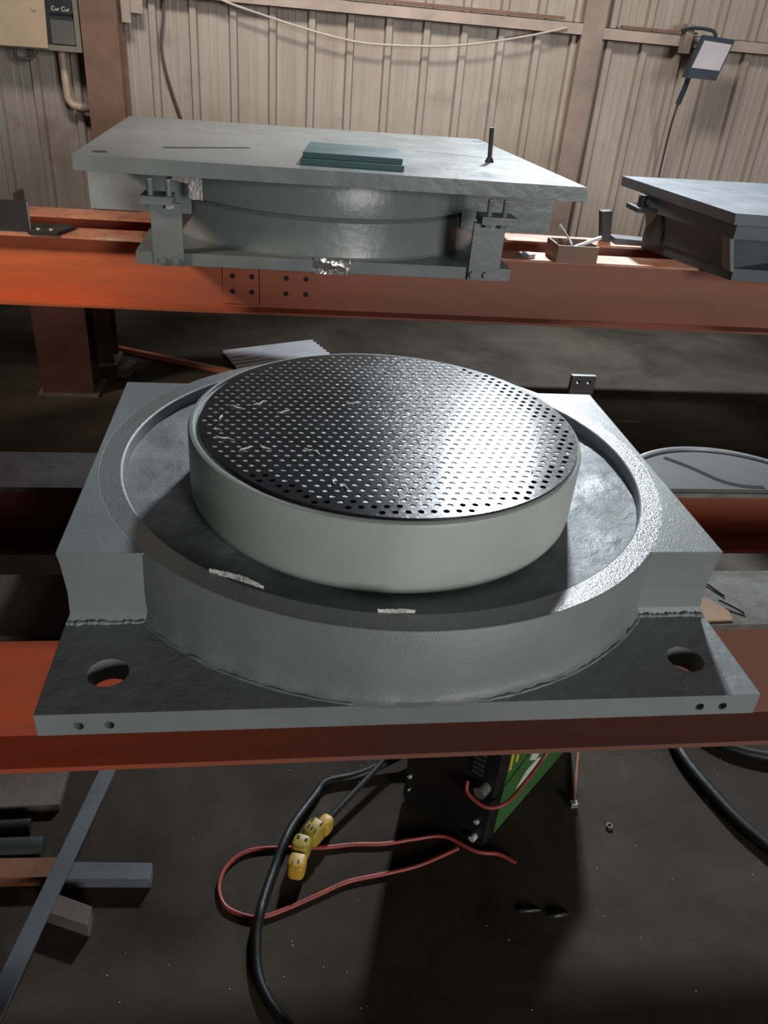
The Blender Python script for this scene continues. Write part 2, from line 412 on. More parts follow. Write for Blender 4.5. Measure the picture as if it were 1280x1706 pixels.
# ------------------------------------------------------------------ benches of welded H beams
def h_beam(x0, x1, y0, y1, z1, h=0.30, tf=0.011, tw=0.008):
    web = MB(); top = MB(); bot = MB(); yc = (y0 + y1) / 2
    top.box(x0, x1, y0, y1, z1 - tf, z1); bot.box(x0, x1, y0, y1, z1 - h, z1 - h + tf)
    web.box(x0, x1, yc - tw / 2, yc + tw / 2, z1 - h + tf, z1 - tf)
    return web, top, bot
def h_leg(x0, x1, y0, y1, z1, tf=0.012):
    m = MB(); xc = (x0 + x1) / 2
    m.box(x0, x1, y0, y0 + tf, 0.012, z1); m.box(x0, x1, y1 - tf, y1, 0.012, z1); m.box(xc - 0.005, xc + 0.005, y0 + tf, y1 - tf, 0.012, z1)
    return m
def bench(root, rows, x0, x1, legs, flange_mats, web_mat, depths=(0.30, 0.30), web2=None):
    for (y0, y1), fm, dp in zip(rows, flange_mats, depths):
        web, top, bot = h_beam(x0, x1, y0, y1, 0.713, dp)
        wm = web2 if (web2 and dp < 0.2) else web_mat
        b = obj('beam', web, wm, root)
        obj('top_flange', top, fm, b); obj('bottom_flange', bot, wm, b)
    for lx0, lx1, ly0, ly1 in legs:
        l = obj('leg', h_leg(lx0, lx1, ly0, ly1, 0.713 - depths[0 if ly1 < sum(rows[0]) / 2 + 0.12 else 1]), m_legs, root)
        p = MB(); p.box(lx0 - 0.02, lx1 + 0.02, ly0 - 0.02, ly1 + 0.02, 0, 0.012); obj('foot_plate', p, m_brownbar, l)
near = thing('steel_bench', 'red oxide steel beam bench in the foreground carrying the open round bearing', 'workbench', (0, 0, 0))
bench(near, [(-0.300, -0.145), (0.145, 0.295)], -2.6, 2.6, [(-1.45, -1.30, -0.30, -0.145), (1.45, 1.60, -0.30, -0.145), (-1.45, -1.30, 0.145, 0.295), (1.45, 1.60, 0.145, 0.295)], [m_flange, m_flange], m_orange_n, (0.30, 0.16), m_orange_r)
far = thing('steel_bench', 'red oxide steel beam bench along the back wall with bolted joint and thick leg', 'workbench', (0, 2.5, 0))
bench(far, [(2.235, 2.390), (2.62, 2.78)], -4.2, 4.6, [(-1.245, -1.02, 2.235, 2.40), (-1.10, -1.0, 2.62, 2.78), (3.0, 3.2, 2.235, 2.39), (3.0, 3.2, 2.62, 2.78), (-3.4, -3.2, 2.235, 2.39), (-3.4, -3.2, 2.62, 2.78)], [m_salmon, m_salmon], m_orange)
for xa, xb in ((-0.430, -0.274), (-0.268, -0.015)):
    m = MB(); m.box(xa, xb, 2.300, 2.3085, 0.440, 0.690); pl = obj('splice_plate', m, m_orange, far)
    for z in (0.563, 0.494):
        for x in ((-0.386, -0.302) if xa < -0.4 else (-0.150, -0.062)):
            m = MB(); m.cyl((x, 2.3005, z), (x, 2.2965, z), 0.011, 16); obj('bolt', m, m_slot, pl)
m = MB(); m.bar((-0.935, 2.47, 0.02), (-0.90, 2.60, 0.02), 0.05, 0.04)
tag(obj('steel_bar_offcut', m, m_brownbar), 'short dull steel bar on the floor beside the far bench leg', 'steel bar')

# ------------------------------------------------------------------ the open pot bearing in front
T = 0.75; H = 0.87; T0 = 0.713
pot = thing('pot_bearing', 'grey painted square pot of a bridge bearing with round recess in the foreground', 'bridge bearing', (0, 0, T0))
def base_plate():
    m = MB(); m.cur = 0
    holes = [(-0.4217, -0.4243), (0.4200, -0.4222), (0.42, 0.423), (-0.42, 0.423)]
    quads = [((-0.5, -0.5), (0, -0.5), (0, -0.34), (-0.5, -0.34)), ((0, -0.5), (0.5, -0.5), (0.5, -0.34), (0, -0.34)),
             ((0, 0.34), (0.5, 0.34), (0.5, 0.5), (0, 0.5)), ((-0.5, 0.34), (0, 0.34), (0, 0.5), (-0.5, 0.5))]
    for c, q in zip(holes, quads):
        holed(m, list(q), c, 0.0275, lambda x, y: (x, y, T), lambda x, y: (x, y, T0), 32, flip=True)
        holed(m, list(q), c, 0.0275, lambda x, y: (x, y, T0), lambda x, y: (x, y, T0 + 0.001), 32)
    m.add([(-0.5, -0.34, T), (0.5, -0.34, T), (0.5, 0.34, T), (-0.5, 0.34, T), (-0.5, -0.34, T0), (0.5, -0.34, T0), (0.5, 0.34, T0), (-0.5, 0.34, T0)], [(0, 1, 2, 3), (7, 6, 5, 4)])
    m.add([(-0.5, -0.5, T0), (-0.5, 0.5, T0), (-0.5, 0.5, T), (-0.5, -0.5, T), (0.5, -0.5, T0), (0.5, 0.5, T0), (0.5, 0.5, T), (0.5, -0.5, T)], [(0, 3, 2, 1), (4, 5, 6, 7), (1, 2, 6, 5)])
    m.cur = 2
    xs = [(-0.5, -0.4283, -0.4474), (-0.4283, -0.35, -0.4093), (0.35, 0.429, 0.4118), (0.429, 0.5, 0.4470)]
    for xa, xb, xc in xs:
        holed(m, [(xa, T0), (xb, T0), (xb, T), (xa, T)], (xc, T0 + 0.0155), 0.0065, lambda x, z: (x, -0.5, z), lambda x, z: (x, -0.478, z), 20, bottom=1, flip=True)
    m.add([(-0.35, -0.5, T0), (0.35, -0.5, T0), (0.35, -0.5, T), (-0.35, -0.5, T)], [(0, 1, 2, 3)])
    return m
obj('base_plate', base_plate(), [m_base, m_slot, m_plate], pot)
def rim_part():
    Ro, Ri = 0.4935, 0.4535; zf = T + 0.097
    n = 240; m = MB()
    prof = [(Ro + 0.013, T), (Ro + 0.006, T + 0.004), (Ro + 0.002, T + 0.014), (Ro + 0.001, T + 0.03), (Ro, H - 0.004), (Ro - 0.003, H)]
    m.lathe(prof, n=n, capb=False, capt=False)
    m.cur = 1; m.lathe([(Ro - 0.003, H), (Ri + 0.003, H)], n=n, capb=False, capt=False)
    m.cur = 2; m.lathe([(Ri + 0.003, H), (Ri, H - 0.002), (Ri, zf - 0.002)], n=n, capb=False, capt=False)
    # rough weld and casting skin
    for i, q in enumerate(m.v):
        if q[2] < T + 0.02:
            a = math.atan2(q[1], q[0]); d = noise.noise(Vector((q[0] * 30, q[1] * 30, q[2] * 40))) * 0.004
            m.v[i] = (q[0] + d * math.cos(a), q[1] + d * math.sin(a), q[2])
    return m
ring = obj('ring_wall', rim_part(), [m_cast, m_rim, m_plate], pot, smooth=40)
for sgn in (-1, 1):
    R = 0.4905; yw = 0.3115; a = math.asin(yw / R)
    poly = [(-0.5, -yw)] + [(-R * math.cos(-a + 2 * a * i / 40), R * math.sin(-a + 2 * a * i / 40)) for i in range(41)] + [(-0.5, yw)]
    m = MB()
    N = len(poly)
    def flare(q, k):  # slightly concave flame-cut end faces, flaring at the weld
        x, y = q; fy = [0.006, 0.0, -0.002, -0.001, 0.0][k]; fx = [0.0, -0.006, -0.007, -0.003, 0.0][k]
        return (x - (fx if x < -0.499 else 0), y + (fy if y > yw - 1e-4 else 0) - (fy if y < -yw + 1e-4 else 0))
    zs = [T, T + 0.012, T + 0.05, T + 0.1, H]
    V = []
    for k, z in enumerate(zs):
        V += [(*flare(q, k), z) for q in poly]
    F = [tuple(range(N)) if False else tuple((len(zs) - 1) * N + i for i in range(N - 1, -1, -1))]
    for k in range(len(zs) - 1):
        for i in range(N):
            j = (i + 1) % N; F.append((k * N + i, (k + 1) * N + i, (k + 1) * N + j, k * N + j))
    if sgn > 0:
        V = [(-x, y, z) for x, y, z in V]; F = [f[::-1] for f in F]
    m.add(V, F)
    obj('wing', m, m_cast, pot)
def weld(pts, r, seed):
    m = MB(); m.tube(pts, lambda u: r * (0.75 + 0.5 * noise.noise(Vector((u * 40, seed, 0)))), 8, 1)
    for i, q in enumerate(m.v):
        d = noise.noise(Vector(q) * 60) * r * 0.6; m.v[i] = (q[0] + d * 0.4, q[1] + d * 0.5, max(q[2] + d, T - 0.001))
    return m
for sg in (-1, 1):
    n_ = 60; obj('weld_seam', weld([(sg * (0.499 - 0.112 * i / n_), -0.3185, T + 0.000) for i in range(n_ + 1)], 0.0055, 1.5 + sg), m_cast, pot, smooth=60)
n_ = 260; obj('weld_seam', weld([(0.5045 * math.sin(-0.9 + 1.8 * i / n_), min(0, -0.5045 * math.cos(-0.9 + 1.8 * i / n_)) if abs(0.5045 * math.cos(-0.9 + 1.8 * i / n_)) < 0.495 else -0.4955, T + 0.0) for i in range(n_ + 1)], 0.0030, 4.0), m_cast, pot, smooth=60)
def pot_floor():
    m = MB(); nr, na = 34, 260; r0, r1 = 0.27, 0.453
    for k in range(nr + 1):
        r = r0 + (r1 - r0) * k / nr
        for i in range(na):
            a = 2 * math.pi * i / na; x, y = r * math.cos(a), r * math.sin(a)
            p = Vector((x * 13, y * 13, 0.3))
            d = noise.fractal(p, 0.9, 2.1, 5) * 0.5 + 0.1
            ridge = max(0.0, 0.12 - abs(noise.noise(Vector((x * 21 + 5, y * 21, 2.0))))) * 7
            lump = max(0.0, d) * 0.0060 + ridge * 0.0016 * max(0, d + 0.25)
            m.v.append((x, y, T + 0.0965 + lump))
    for k in range(nr):
        for i in range(na):
            j = (i + 1) % na; m.f.append((k * na + i, (k + 1) * na + i, (k + 1) * na + j, k * na + j)); m.mi.append(0)
    m.add([(r0 * math.cos(2 * math.pi * i / na), r0 * math.sin(2 * math.pi * i / na), T + 0.0965) for i in range(na)], [tuple(range(na))])
    return m
tag_fl = obj('pot_floor', pot_floor(), m_grease, pot, smooth=60); tag_fl['label'] = 'pot recess floor smeared with pale lumpy grease'

piston = thing('bearing_piston', 'smooth grey round piston standing in the recess of the open bearing', 'bearing piston', (-0.013, -0.0695, T + 0.097))
px, py = -0.013, -0.0695; Rp = 0.3237; zp = T + 0.2246
m = MB(); m.lathe([(Rp - 0.022, T + 0.0972), (Rp - 0.012, T + 0.0985), (Rp - 0.005, T + 0.103), (Rp - 0.001, T + 0.111), (Rp, T + 0.122), (Rp, zp - 0.010), (Rp - 0.0015, zp - 0.006), (Rp - 0.005, zp - 0.004), (Rp - 0.0095, zp - 0.0035), (Rp - 0.0095, zp - 0.008)], px, py, 240)
obj('piston_body', m, m_piston, piston, smooth=35)
def disc_mesh():
    m = MB(); cx, cy = px + 0.006, py - 0.004; R = 0.3095; th = 0.05
    P = 0.0178; ry = P * 0.8660; rings = [(R * math.cos(2 * math.pi * i / 120), R * math.sin(2 * math.pi * i / 120)) for i in range(120)]
    def clip(poly):
        n_ = 120
        for i in range(n_):
            a, b = rings[i], rings[(i + 1) % n_]; out = []
            f = lambda q: (b[0] - a[0]) * (q[1] - a[1]) - (b[1] - a[1]) * (q[0] - a[0])
            vals = [f(q) for q in poly]
            if min(vals) >= -1e-9: continue
            for k in range(len(poly)):
                u, v_ = poly[k], poly[(k + 1) % len(poly)]; fu, fv = vals[k], vals[(k + 1) % len(poly)]
                if fu >= 0: out.append(u)
                if fu * fv < 0:
                    s = fu / (fu - fv); out.append((u[0] + (v_[0] - u[0]) * s, u[1] + (v_[1] - u[1]) * s))
            poly = out
            if len(poly) < 3: return []
        return poly
    hr = 0.0046; ct, st = math.cos(th), math.sin(th)
    nN = int(R / ry) + 2; nM = int(R / P) + 2
    for j in range(-nN, nN + 1):
        for i in range(-nM - 1, nM + 2):
            ux = (i + 0.5 * (j % 2)) * P; uy = j * ry
            c = (ux * ct - uy * st, ux * st + uy * ct)
            d = math.hypot(*c)
            if d > R + P: continue
            rr = P / math.sqrt(3)
            hexp = [(c[0] + rr * math.cos(th + math.pi / 6 + k * math.pi / 3), c[1] + rr * math.sin(th + math.pi / 6 + k * math.pi / 3)) for k in range(6)]
            if d + rr > R * 0.999: hexp = clip(hexp)
            if len(hexp) < 3: continue
            top = lambda x, y: (cx + x, cy + y, zp)
            if d < R - hr - 0.002:
                empty = (d > R - 0.030 and (c[0] > 0.17 or c[1] < -0.19) and random.random() < 0.8) or (d > R - 0.055 and c[0] > 0.22 and c[1] > 0.02)
                dep = 0.005 if empty else 0.0011
                holed(m, hexp, c, hr, top, lambda x, y, dep=dep: (cx + x, cy + y, zp - dep), 14, bottom=(2 if empty else 1), flip=True)
            else:
                m.add([top(*q) for q in hexp], [tuple(range(len(hexp)))])
    m.lathe([(R, zp - 0.0035 - 0.0035), (R, zp)], cx, cy, 120, capb=True, capt=False)
    return m
obj('sliding_sheet', disc_mesh(), [m_disc, m_dimple, m_slot], piston)['label'] = 'black perforated sliding sheet with grease filled dimples'
# shreds of white grease and swarf on the sheet
def shreds():
    m = MB(); rnd = random.Random(3)
    spots = [(-0.27, -0.01), (-0.275, -0.055), (-0.262, -0.085), (-0.25, 0.03), (-0.21, 0.05), (-0.17, 0.02), (-0.05, 0.06), (0.04, 0.04), (0.05, 0.05), (0.075, 0.09), (-0.12, -0.13), (-0.135, -0.12), (-0.20, -0.115), (-0.09, -0.23), (-0.10, -0.215), (0.0, 0.0), (0.02, 0.21), (0.12, -0.24), (0.20, -0.18), (-0.23, -0.12)]
    for (x, y) in spots:
        a = rnd.uniform(0, 6.28); L = rnd.uniform(0.006, 0.032); pts = []
        for k in range(5):
            u = k / 4 - 0.5; pts.append((px + x + math.cos(a) * L * u + rnd.uniform(-1, 1) * 0.003, py + y + math.sin(a) * L * u + rnd.uniform(-1, 1) * 0.003, zp + 0.0012 + rnd.uniform(0, 0.0008)))
        m.tube(pts, lambda u: 0.0008 * (0.3 + math.sin(math.pi * u)), 6, 3)
    return m
tag(obj('grease_shreds', shreds(), m_white), 'thin white shreds of grease scattered on the black perforated sheet', 'grease shreds', kind='stuff')
def torn(pts, wd, seed):
    rnd = random.Random(seed); m = MB(); n = len(pts) * 6; P = []
    for i in range(n + 1):
        u = i / n * (len(pts) - 1); k = min(int(u), len(pts) - 2); f = u - k
        P.append(tuple(pts[k][c] * (1 - f) + pts[k + 1][c] * f for c in range(3)))
    V = []
    for i, q in enumerate(P):
        e = math.sin(math.pi * min(1, max(0.08, i / n))) ** 0.5; h = wd * (0.75 + rnd.random() * 0.3) * e
        z = rnd.uniform(0.0, 0.0015)
        V += [(q[0], q[1] - h * 0.5, q[2] + z), (q[0] + rnd.uniform(-.001, .001), q[1] + h * 0.5, q[2] + z + 0.003), (q[0], q[1], q[2] - 0.0008)]
    F = []
    for i in range(n):
        a = i * 3; b = a + 3; F += [(a, b, b + 1, a + 1), (a + 1, b + 1, b + 2, a + 2), (a + 2, b + 2, b, a)]
    m.add(V, F); return m
for pts, wd, lab, sd in ([[(-0.287, -0.358, H + .001), (-0.2566, -0.3706, H + .001), (-0.2359, -0.3819, H + .001), (-0.212, -0.398, H + .001)], 0.011, 'longer torn white tape scrap on the front left rim of the open bearing', 1],
                          [[(-0.062, -0.4515, H + .001), (-0.04, -0.4525, H + .001), (-0.013, -0.4535, H + .001)], 0.006, 'small white tape scrap at the front middle of the rim', 2]):
    tag(obj('tape_scrap', torn(pts, wd, sd), m_white, smooth=30), lab, 'tape scrap', 'torn tape scraps on the bearing rim')
# upright lug bolted behind the near bearing
lug = thing('side_bracket', 'small black bracket plate with two holes behind the open bearing', 'bracket', (0.565, 0.512, T0))
m = MB()
zb_ = 0.795; ztop = 0.836
for (xa, xb, xc) in ((0.534, 0.565, 0.5520), (0.565, 0.597, 0.5795)):
    holed(m, [(xa, zb_), (xb, zb_), (xb, ztop), (xa, ztop)], (xc, 0.8195), 0.0048, lambda x, z: (x, 0.512, z), lambda x, z: (x, 0.524, z), 16, flip=True)
    holed(m, [(xa, zb_), (xb, zb_), (xb, ztop), (xa, ztop)], (xc, 0.8195), 0.0048, lambda x, z: (x, 0.524, z), lambda x, z: (x, 0.5235, z), 16)
m.box(0.534, 0.597, 0.512, 0.524, T0 - 0.02, zb_)
m.add([(0.534, 0.512, zb_), (0.534, 0.524, zb_), (0.534, 0.524, ztop), (0.534, 0.512, ztop), (0.597, 0.512, zb_), (0.597, 0.524, zb_), (0.597, 0.524, ztop), (0.597, 0.512, ztop)], [(0, 3, 2, 1), (4, 5, 6, 7), (3, 7, 6, 2)])
obj('upright_plate', m, m_dark, lug)
m = MB(); m.box(0.46, 0.597, 0.5005, 0.512, T0 + 0.002, T - 0.002); obj('fixing_strap', m, m_dark, lug)

# ------------------------------------------------------------------ small things on the near bench
m = MB(); m.prism([(0.500, -0.294), (0.578, -0.291), (0.583, -0.268), (0.572, -0.245), (0.560, -0.231), (0.530, -0.222), (0.500, -0.23)], 0.7135, 0.7165)
tag(obj('cardboard_piece', m, m_card), 'torn brown cardboard piece on the near bench beside the open bearing', 'cardboard')
m = MB(); m.tube([(0.566, -0.184, 0.7155), (0.578, -0.186, 0.7165), (0.588, -0.204, 0.7155), (0.597, -0.224, 0.7155)], 0.0018, 8)
tag(obj('steel_wire', m, m_dark), 'short bent black wire next to the torn cardboard, farther from the edge', 'wire', 'wire bits by the cardboard')
m = MB(); m.tube([(0.577, -0.2405, 0.719), (0.592, -0.256, 0.7185), (0.609, -0.2735, 0.7155)], 0.0018, 8)
tag(obj('steel_wire', m, m_dark), 'straight black wire running off the torn cardboard corner', 'wire', 'wire bits by the cardboard')
dish = thing('steel_disc', 'flat bare steel disc with raised rim on the rear beam at right', 'steel disc', (0.812, 0.154, 0.713))
cx, cy, R = 0.803, 0.087, 0.262; yc = 0.150
a0 = math.asin((yc - cy) / R); n = 90
m = MB(); m.prism(circ(cx, cy, R - 0.012, math.asin((yc - cy) / (R - 0.012)), math.pi - math.asin((yc - cy) / (R - 0.012)), n), 0.7132, 0.722); obj('disc_plate', m, m_dish, dish)
m = MB(); pr = [(R - 0.012, 0.7132), (R, 0.7132), (R, 0.727), (R - 0.004, 0.7285), (R - 0.012, 0.727)]
V = []; F = []
for i in range(n + 1):
    a = a0 + (math.pi - 2 * a0) * i / n
    V += [(cx + r * math.cos(a), cy + r * math.sin(a), z) for r, z in pr]
k = len(pr)
for i in range(n):
    for j in range(k): F.append((i * k + j, i * k + (j + 1) % k, (i + 1) * k + (j + 1) % k, (i + 1) * k + j))
F += [tuple(range(k - 1, -1, -1)), tuple(n * k + j for j in range(k))]
m.add(V, F); obj('rim', m, m_steel, dish)
m = MB(); m.tube([(0.7126, 0.298, 0.7232), (0.7559, 0.2508, 0.7232), (0.7991, 0.1893, 0.7232), (0.8418, 0.165, 0.7232), (0.8901, 0.1600, 0.7232)], 0.0085, 8)
for i, q in enumerate(m.v): m.v[i] = (q[0], max(q[1], 0.1515), 0.7221 + (q[2] - 0.7232) * 0.08)
obj('shadow_line', m, m_shadow_line, dish)['label'] = 'dark curved painted shadow line across the disc'  # flattened dark strip stands for a cast shadow

# ------------------------------------------------------------------ assembled bearing on the far bench
big = thing('pot_bearing', 'large assembled grey bearing with wide flat top plate, under the teal plates', 'bridge bearing', (0.02, 2.5, T0))
bx, byc = 0.02, 2.56
m = MB(); m.box(-0.718, 0.737, 1.85, 3.15, 0.7132, 0.760); obj('bottom_plate', m, m_far, big)
m = MB(); m.lathe([(0.705, 0.760), (0.695, 0.768), (0.690, 0.79), (0.685, 0.895), (0.66, 0.913)], bx, byc, 160); obj('lower_pot', m, m_far, big, smooth=35)
m = MB(); m.lathe([(0.69, 0.913), (0.700, 0.916), (0.702, 1.045), (0.698, 1.052)], bx, byc, 160); obj('upper_ring', m, m_far, big, smooth=35)
for s in (-1, 1):
    m = MB(); R = 0.695; yw = 0.42; a = math.asin(yw / R); xe = 0.945
    poly = [(bx - xe, byc - yw)] + [(bx - R * math.cos(-a + 2 * a * i / 30), byc + R * math.sin(-a + 2 * a * i / 30)) for i in range(31)] + [(bx - xe, byc + yw)]
    if s > 0: poly = [(2 * bx - x, y) for x, y in poly]
    else: poly = poly[::-1]
    poly = poly[::-1] if s < 0 else poly[::-1]
    if s < 0: poly = poly[::-1]
    m.prism(poly if s > 0 else poly, 0.846, 1.052); obj('upper_wing', m, m_far, big)
m = MB()
m.hexa([(-0.875, 1.70, 1.0525), (0.938, 1.70, 1.0525), (0.83, 3.10, 1.0525), (-0.885, 3.00, 1.0525)], [(-0.873, 1.70, 1.104), (0.929, 1.70, 1.104), (0.83, 3.10, 1.104), (-0.885, 3.00, 1.104)])
sole = obj('sole_plate', m, m_far, big)
m = MB(); m.bar((-0.6116, 1.9939, 1.1045), (-0.3039, 2.15, 1.1045), 0.03, 0.001); obj('weld_mark', m, m_boxdark, sole)
m = MB(); m.bar((0.3994, 2.44, 1.1045), (0.78, 2.36, 1.1045), 0.02, 0.001); obj('weld_mark', m, m_fard, sole)
for x, y in ((0.805, 1.79), (0.80, 2.98), (-0.80, 1.79)):
    m = MB(); m.cyl((x, y, 1.1043), (x, y, 1.1047), 0.026, 24); obj('bolt_hole', m, m_boxdark, sole)
for lab, x0, x1, l0, l1, zb, zt, bxs, hd in (('left', -0.652, -0.540, -0.677, -0.566, 0.7145, 0.940, (-0.645, -0.580), (-0.620, -0.570)), ('right', 0.560, 0.685, 0.578, 0.714, 0.7145, 0.936, (0.607, 0.667), (0.578, 0.632))):
    m = MB(); m.box(x0, x1, 1.834, 1.8498, zb, zt); br = obj('side_bracket', m, m_far, big)
    m = MB(); m.box(l0, l1, 1.79, 1.90, zt, zt + 0.028); obj('lug', m, m_far, br)
    for x in bxs:
        m = MB(); m.cyl((x, 1.815, zt + 0.028), (x, 1.815, 1.021), 0.0105, 16); obj('bolt', m, m_far, br)
        m = MB(); m.cyl((x, 1.815, zt - 0.014), (x, 1.815, zt), 0.017, 6); obj('nut', m, m_bolt if x > -0.6 and x < 0 else m_far, br)
        m = MB(); m.cyl((x, 1.815, 1.021), (x, 1.815, 1.025), 0.0105, 16); obj('bolt_tip', m, m_bolt, br)
    for x in hd:
        m = MB(); m.cyl((x, 1.834, 0.737), (x, 1.822, 0.737), 0.015, 6); obj('bolt_head', m, m_far, br)
m = MB(); nx, nz_ = 14, 6; V = []
for j in range(nz_ + 1):
    for i in range(nx + 1):
        x = -0.054 + 0.144 * i / nx; z = 0.708 + 0.060 * j / nz_
        V.append((x, 1.846 - 0.003 * noise.noise(Vector((x * 60, z * 60, 1))) - (0.0 if 0 < i < nx else -0.003), z))
F = [(j * (nx + 1) + i, j * (nx + 1) + i + 1, (j + 1) * (nx + 1) + i + 1, (j + 1) * (nx + 1) + i) for j in range(nz_) for i in range(nx)]
n0 = len(V); V += [(x, 1.8497, z) for x, y, z in V]
F += [tuple(n0 + i for i in f[::-1]) for f in F]
for i in range(nx): F += [(i, n0 + i, n0 + i + 1, i + 1), (nz_ * (nx + 1) + i, nz_ * (nx + 1) + i + 1, n0 + nz_ * (nx + 1) + i + 1, n0 + nz_ * (nx + 1) + i)]
m.add(V, F); obj('foil_nameplate', m, m_foil, big)['label'] = 'crinkled silvery foil over the small nameplate'
def crumple(x0, x1, z0, z1, surf, seed, amp=0.012, keep=None):
    m = MB(); nx, nz_ = 18, 10; V = []
    for j in range(nz_ + 1):
        for i in range(nx + 1):
            u = i / nx; v = j / nz_; x = x0 + (x1 - x0) * u; z = z0 + (z1 - z0) * v
            z += 0.012 * noise.noise(Vector((x * 30, seed, 0))) * (1 - v)
            y = surf(x) - 0.004 - amp * abs(noise.noise(Vector((x * 45, z * 45, seed))))
            V.append((x, y, z))
    F = [(j * (nx + 1) + i, j * (nx + 1) + i + 1, (j + 1) * (nx + 1) + i + 1, (j + 1) * (nx + 1) + i) for j in range(nz_) for i in range(nx) if keep is None or keep(i / nx, j / nz_)]
    m.add(V, F); return m
surf = lambda x: byc - math.sqrt(max(0.702 ** 2 - (x - bx) ** 2, 0.0))
m = crumple(-0.60, -0.475, 0.925, 1.014, lambda x: 2.06 + (x + 0.56) * -0.8, 3, 0.016, lambda u, v: v > 0.55 or u > 0.5)
tag(obj('white_film', m, m_white), 'crumpled white film stuck beside the left bracket of the large bearing', 'plastic film')
# things lying on the top plate
tz = 1.1045
quad = [(-0.112, 1.60), (0.262, 1.60), (0.292, 2.06), (-0.066, 2.09)]
def quadbox(q, z0, z1):
    m = MB(); m.hexa([(x, y, z0) for x, y in q], [(x, y, z1) for x, y in q]); return m
qa = [(-0.113, 1.80), (0.262, 1.79), (0.285, 2.13), (-0.070, 2.15)]
tag(obj('teal_plate', quadbox(qa, tz, tz + 0.019), m_teal), 'lower of two teal plates stacked on the large bearing', 'teal plate', 'teal plates on the large bearing')
qb = [(-0.103, 1.83), (0.259, 1.82), (0.284, 2.12), (-0.066, 2.14)]
tag(obj('teal_plate', quadbox(qb, tz + 0.0192, tz + 0.038), m_teal), 'upper teal plate on top of its stack on the large bearing', 'teal plate', 'teal plates on the large bearing')
st = thing('threaded_stud', 'thin black stud standing upright on the top plate of the large bearing', 'stud', (0.682, 2.22, tz))
m = MB(); m.cyl((0.682, 2.22, tz + 0.006), (0.674, 2.22, 1.234), 0.0095, 14); obj('rod', m, m_dark, st)
m = MB(); m.cyl((0.682, 2.22, tz), (0.682, 2.22, tz + 0.018), 0.020, 14, 0.011); obj('washer_base', m, m_dark, st)

# ------------------------------------------------------------------ second bearing, far right
rb = thing('pot_bearing', 'dark blue grey bearing at the right edge of the far bench', 'bridge bearing', (2.2, 2.45, T0))
m = MB(); m.hexa([(1.640, 1.872, 0.976), (2.95, 1.80, 0.976), (2.95, 2.90, 0.976), (1.500, 2.753, 0.976)], [(1.633, 1.872, 1.02), (2.95, 1.80, 1.02), (2.95, 2.90, 1.02), (1.4965, 2.753, 1.02)]); obj('sole_plate', m, m_fard, rb)
m = MB(); m.hexa([(1.800, 2.04, T0 + .0002), (2.9, 2.0, T0 + .0002), (2.9, 2.75, T0 + .0002), (1.62, 2.62, T0 + .0002)], [(1.795, 2.04, 0.765), (2.9, 2.0, 0.765), (2.9, 2.75, 0.765), (1.615, 2.62, 0.765)]); obj('bottom_plate', m, m_fard, rb)
m = MB(); m.hexa([(1.700, 1.95, 0.905), (2.8, 1.93, 0.905), (2.8, 2.65, 0.905), (1.545, 2.56, 0.905)], [(1.700, 1.95, 0.976), (2.8, 1.93, 0.976), (2.8, 2.65, 0.976), (1.545, 2.56, 0.976)]); obj('upper_wing', m, m_fard, rb)
m = MB(); m.hexa([(1.775, 2.06, 0.765), (1.80, 2.05, 0.765), (2.8, 2.6, 0.765), (1.615, 2.58, 0.765)], [(1.735, 2.06, 0.905), (1.76, 2.05, 0.905), (2.8, 2.6, 0.905), (1.57, 2.57, 0.905)]); obj('lower_pot', m, m_fard, rb)
m = MB(); m.hexa([(1.752, 1.985, 0.765), (1.768, 1.985, 0.765), (1.768, 2.06, 0.765), (1.752, 2.06, 0.765)], [(1.705, 1.985, 0.905), (1.724, 1.985, 0.905), (1.724, 2.06, 0.905), (1.705, 2.06, 0.905)]); obj('rib', m, m_far, rb)
m = MB(); m.box(1.60, 1.625, 2.44, 2.58, 0.765, 0.905); br = obj('side_bracket', m, m_dark, rb)
m = MB(); m.box(1.475, 1.63, 2.44, 2.58, 0.905, 0.925); obj('lug', m, m_dark, br)
m = MB(); m.cyl((1.515, 2.5, 0.90), (1.515, 2.5, 0.976), 0.02, 14); obj('bolt', m, m_dark, br)

# ------------------------------------------------------------------ clutter on the far bench
tb = thing('open_tool_box', 'small open wooden brown box holding two tools on the far bench', 'box', (1.14, 2.28, 0.713))
x0, x1, y0, y1, z0, z1 = 1.045, 1.235, 2.21, 2.375, 0.7132, 0.787
for nm, b in (('front_panel', (x0, x1, y0, y0 + .008, z0, z1)), ('back_panel', (x0, x1, y1 - .008, y1, z0, z1)), ('end_panel', (x0, x0 + .008, y0 + .008, y1 - .008, z0, z1)), ('end_panel', (x1 - .008, x1, y0 + .008, y1 - .008, z0, z1)), ('bottom_panel', (x0 + .008, x1 - .008, y0 + .008, y1 - .008, z0, z0 + .006))):
    m = MB(); m.box(*b); obj(nm, m, m_wood, tb)
dr = thing('drill_bit', 'silver stepped bit leaning up out of the small open box', 'drill bit', (1.165, 2.28, 0.735))
m = MB(); m.tube([(1.165, 2.29, 0.728), (1.118, 2.295, 0.800)], 0.010, 10); obj('shank', m, m_steel, dr)
m = MB(); m.tube([(1.118, 2.295, 0.800), (1.095, 2.297, 0.828)], 0.005, 10); obj('neck', m, m_steel, dr)
m = MB(); m.tube([(1.095, 2.297, 0.828), (1.066, 2.30, 0.856)], 0.0085, 10); obj('tip', m, m_steel, dr)
m = MB(); m.obox((1.200, 2.27, 0.795), (1, 0, 0.42), (0, 1, 0), (-0.42, 0, 1), 0.125, 0.018, 0.012)
tag(obj('steel_file', m, m_steel), 'flat silver bar lying across the edge of the small open box', 'file')
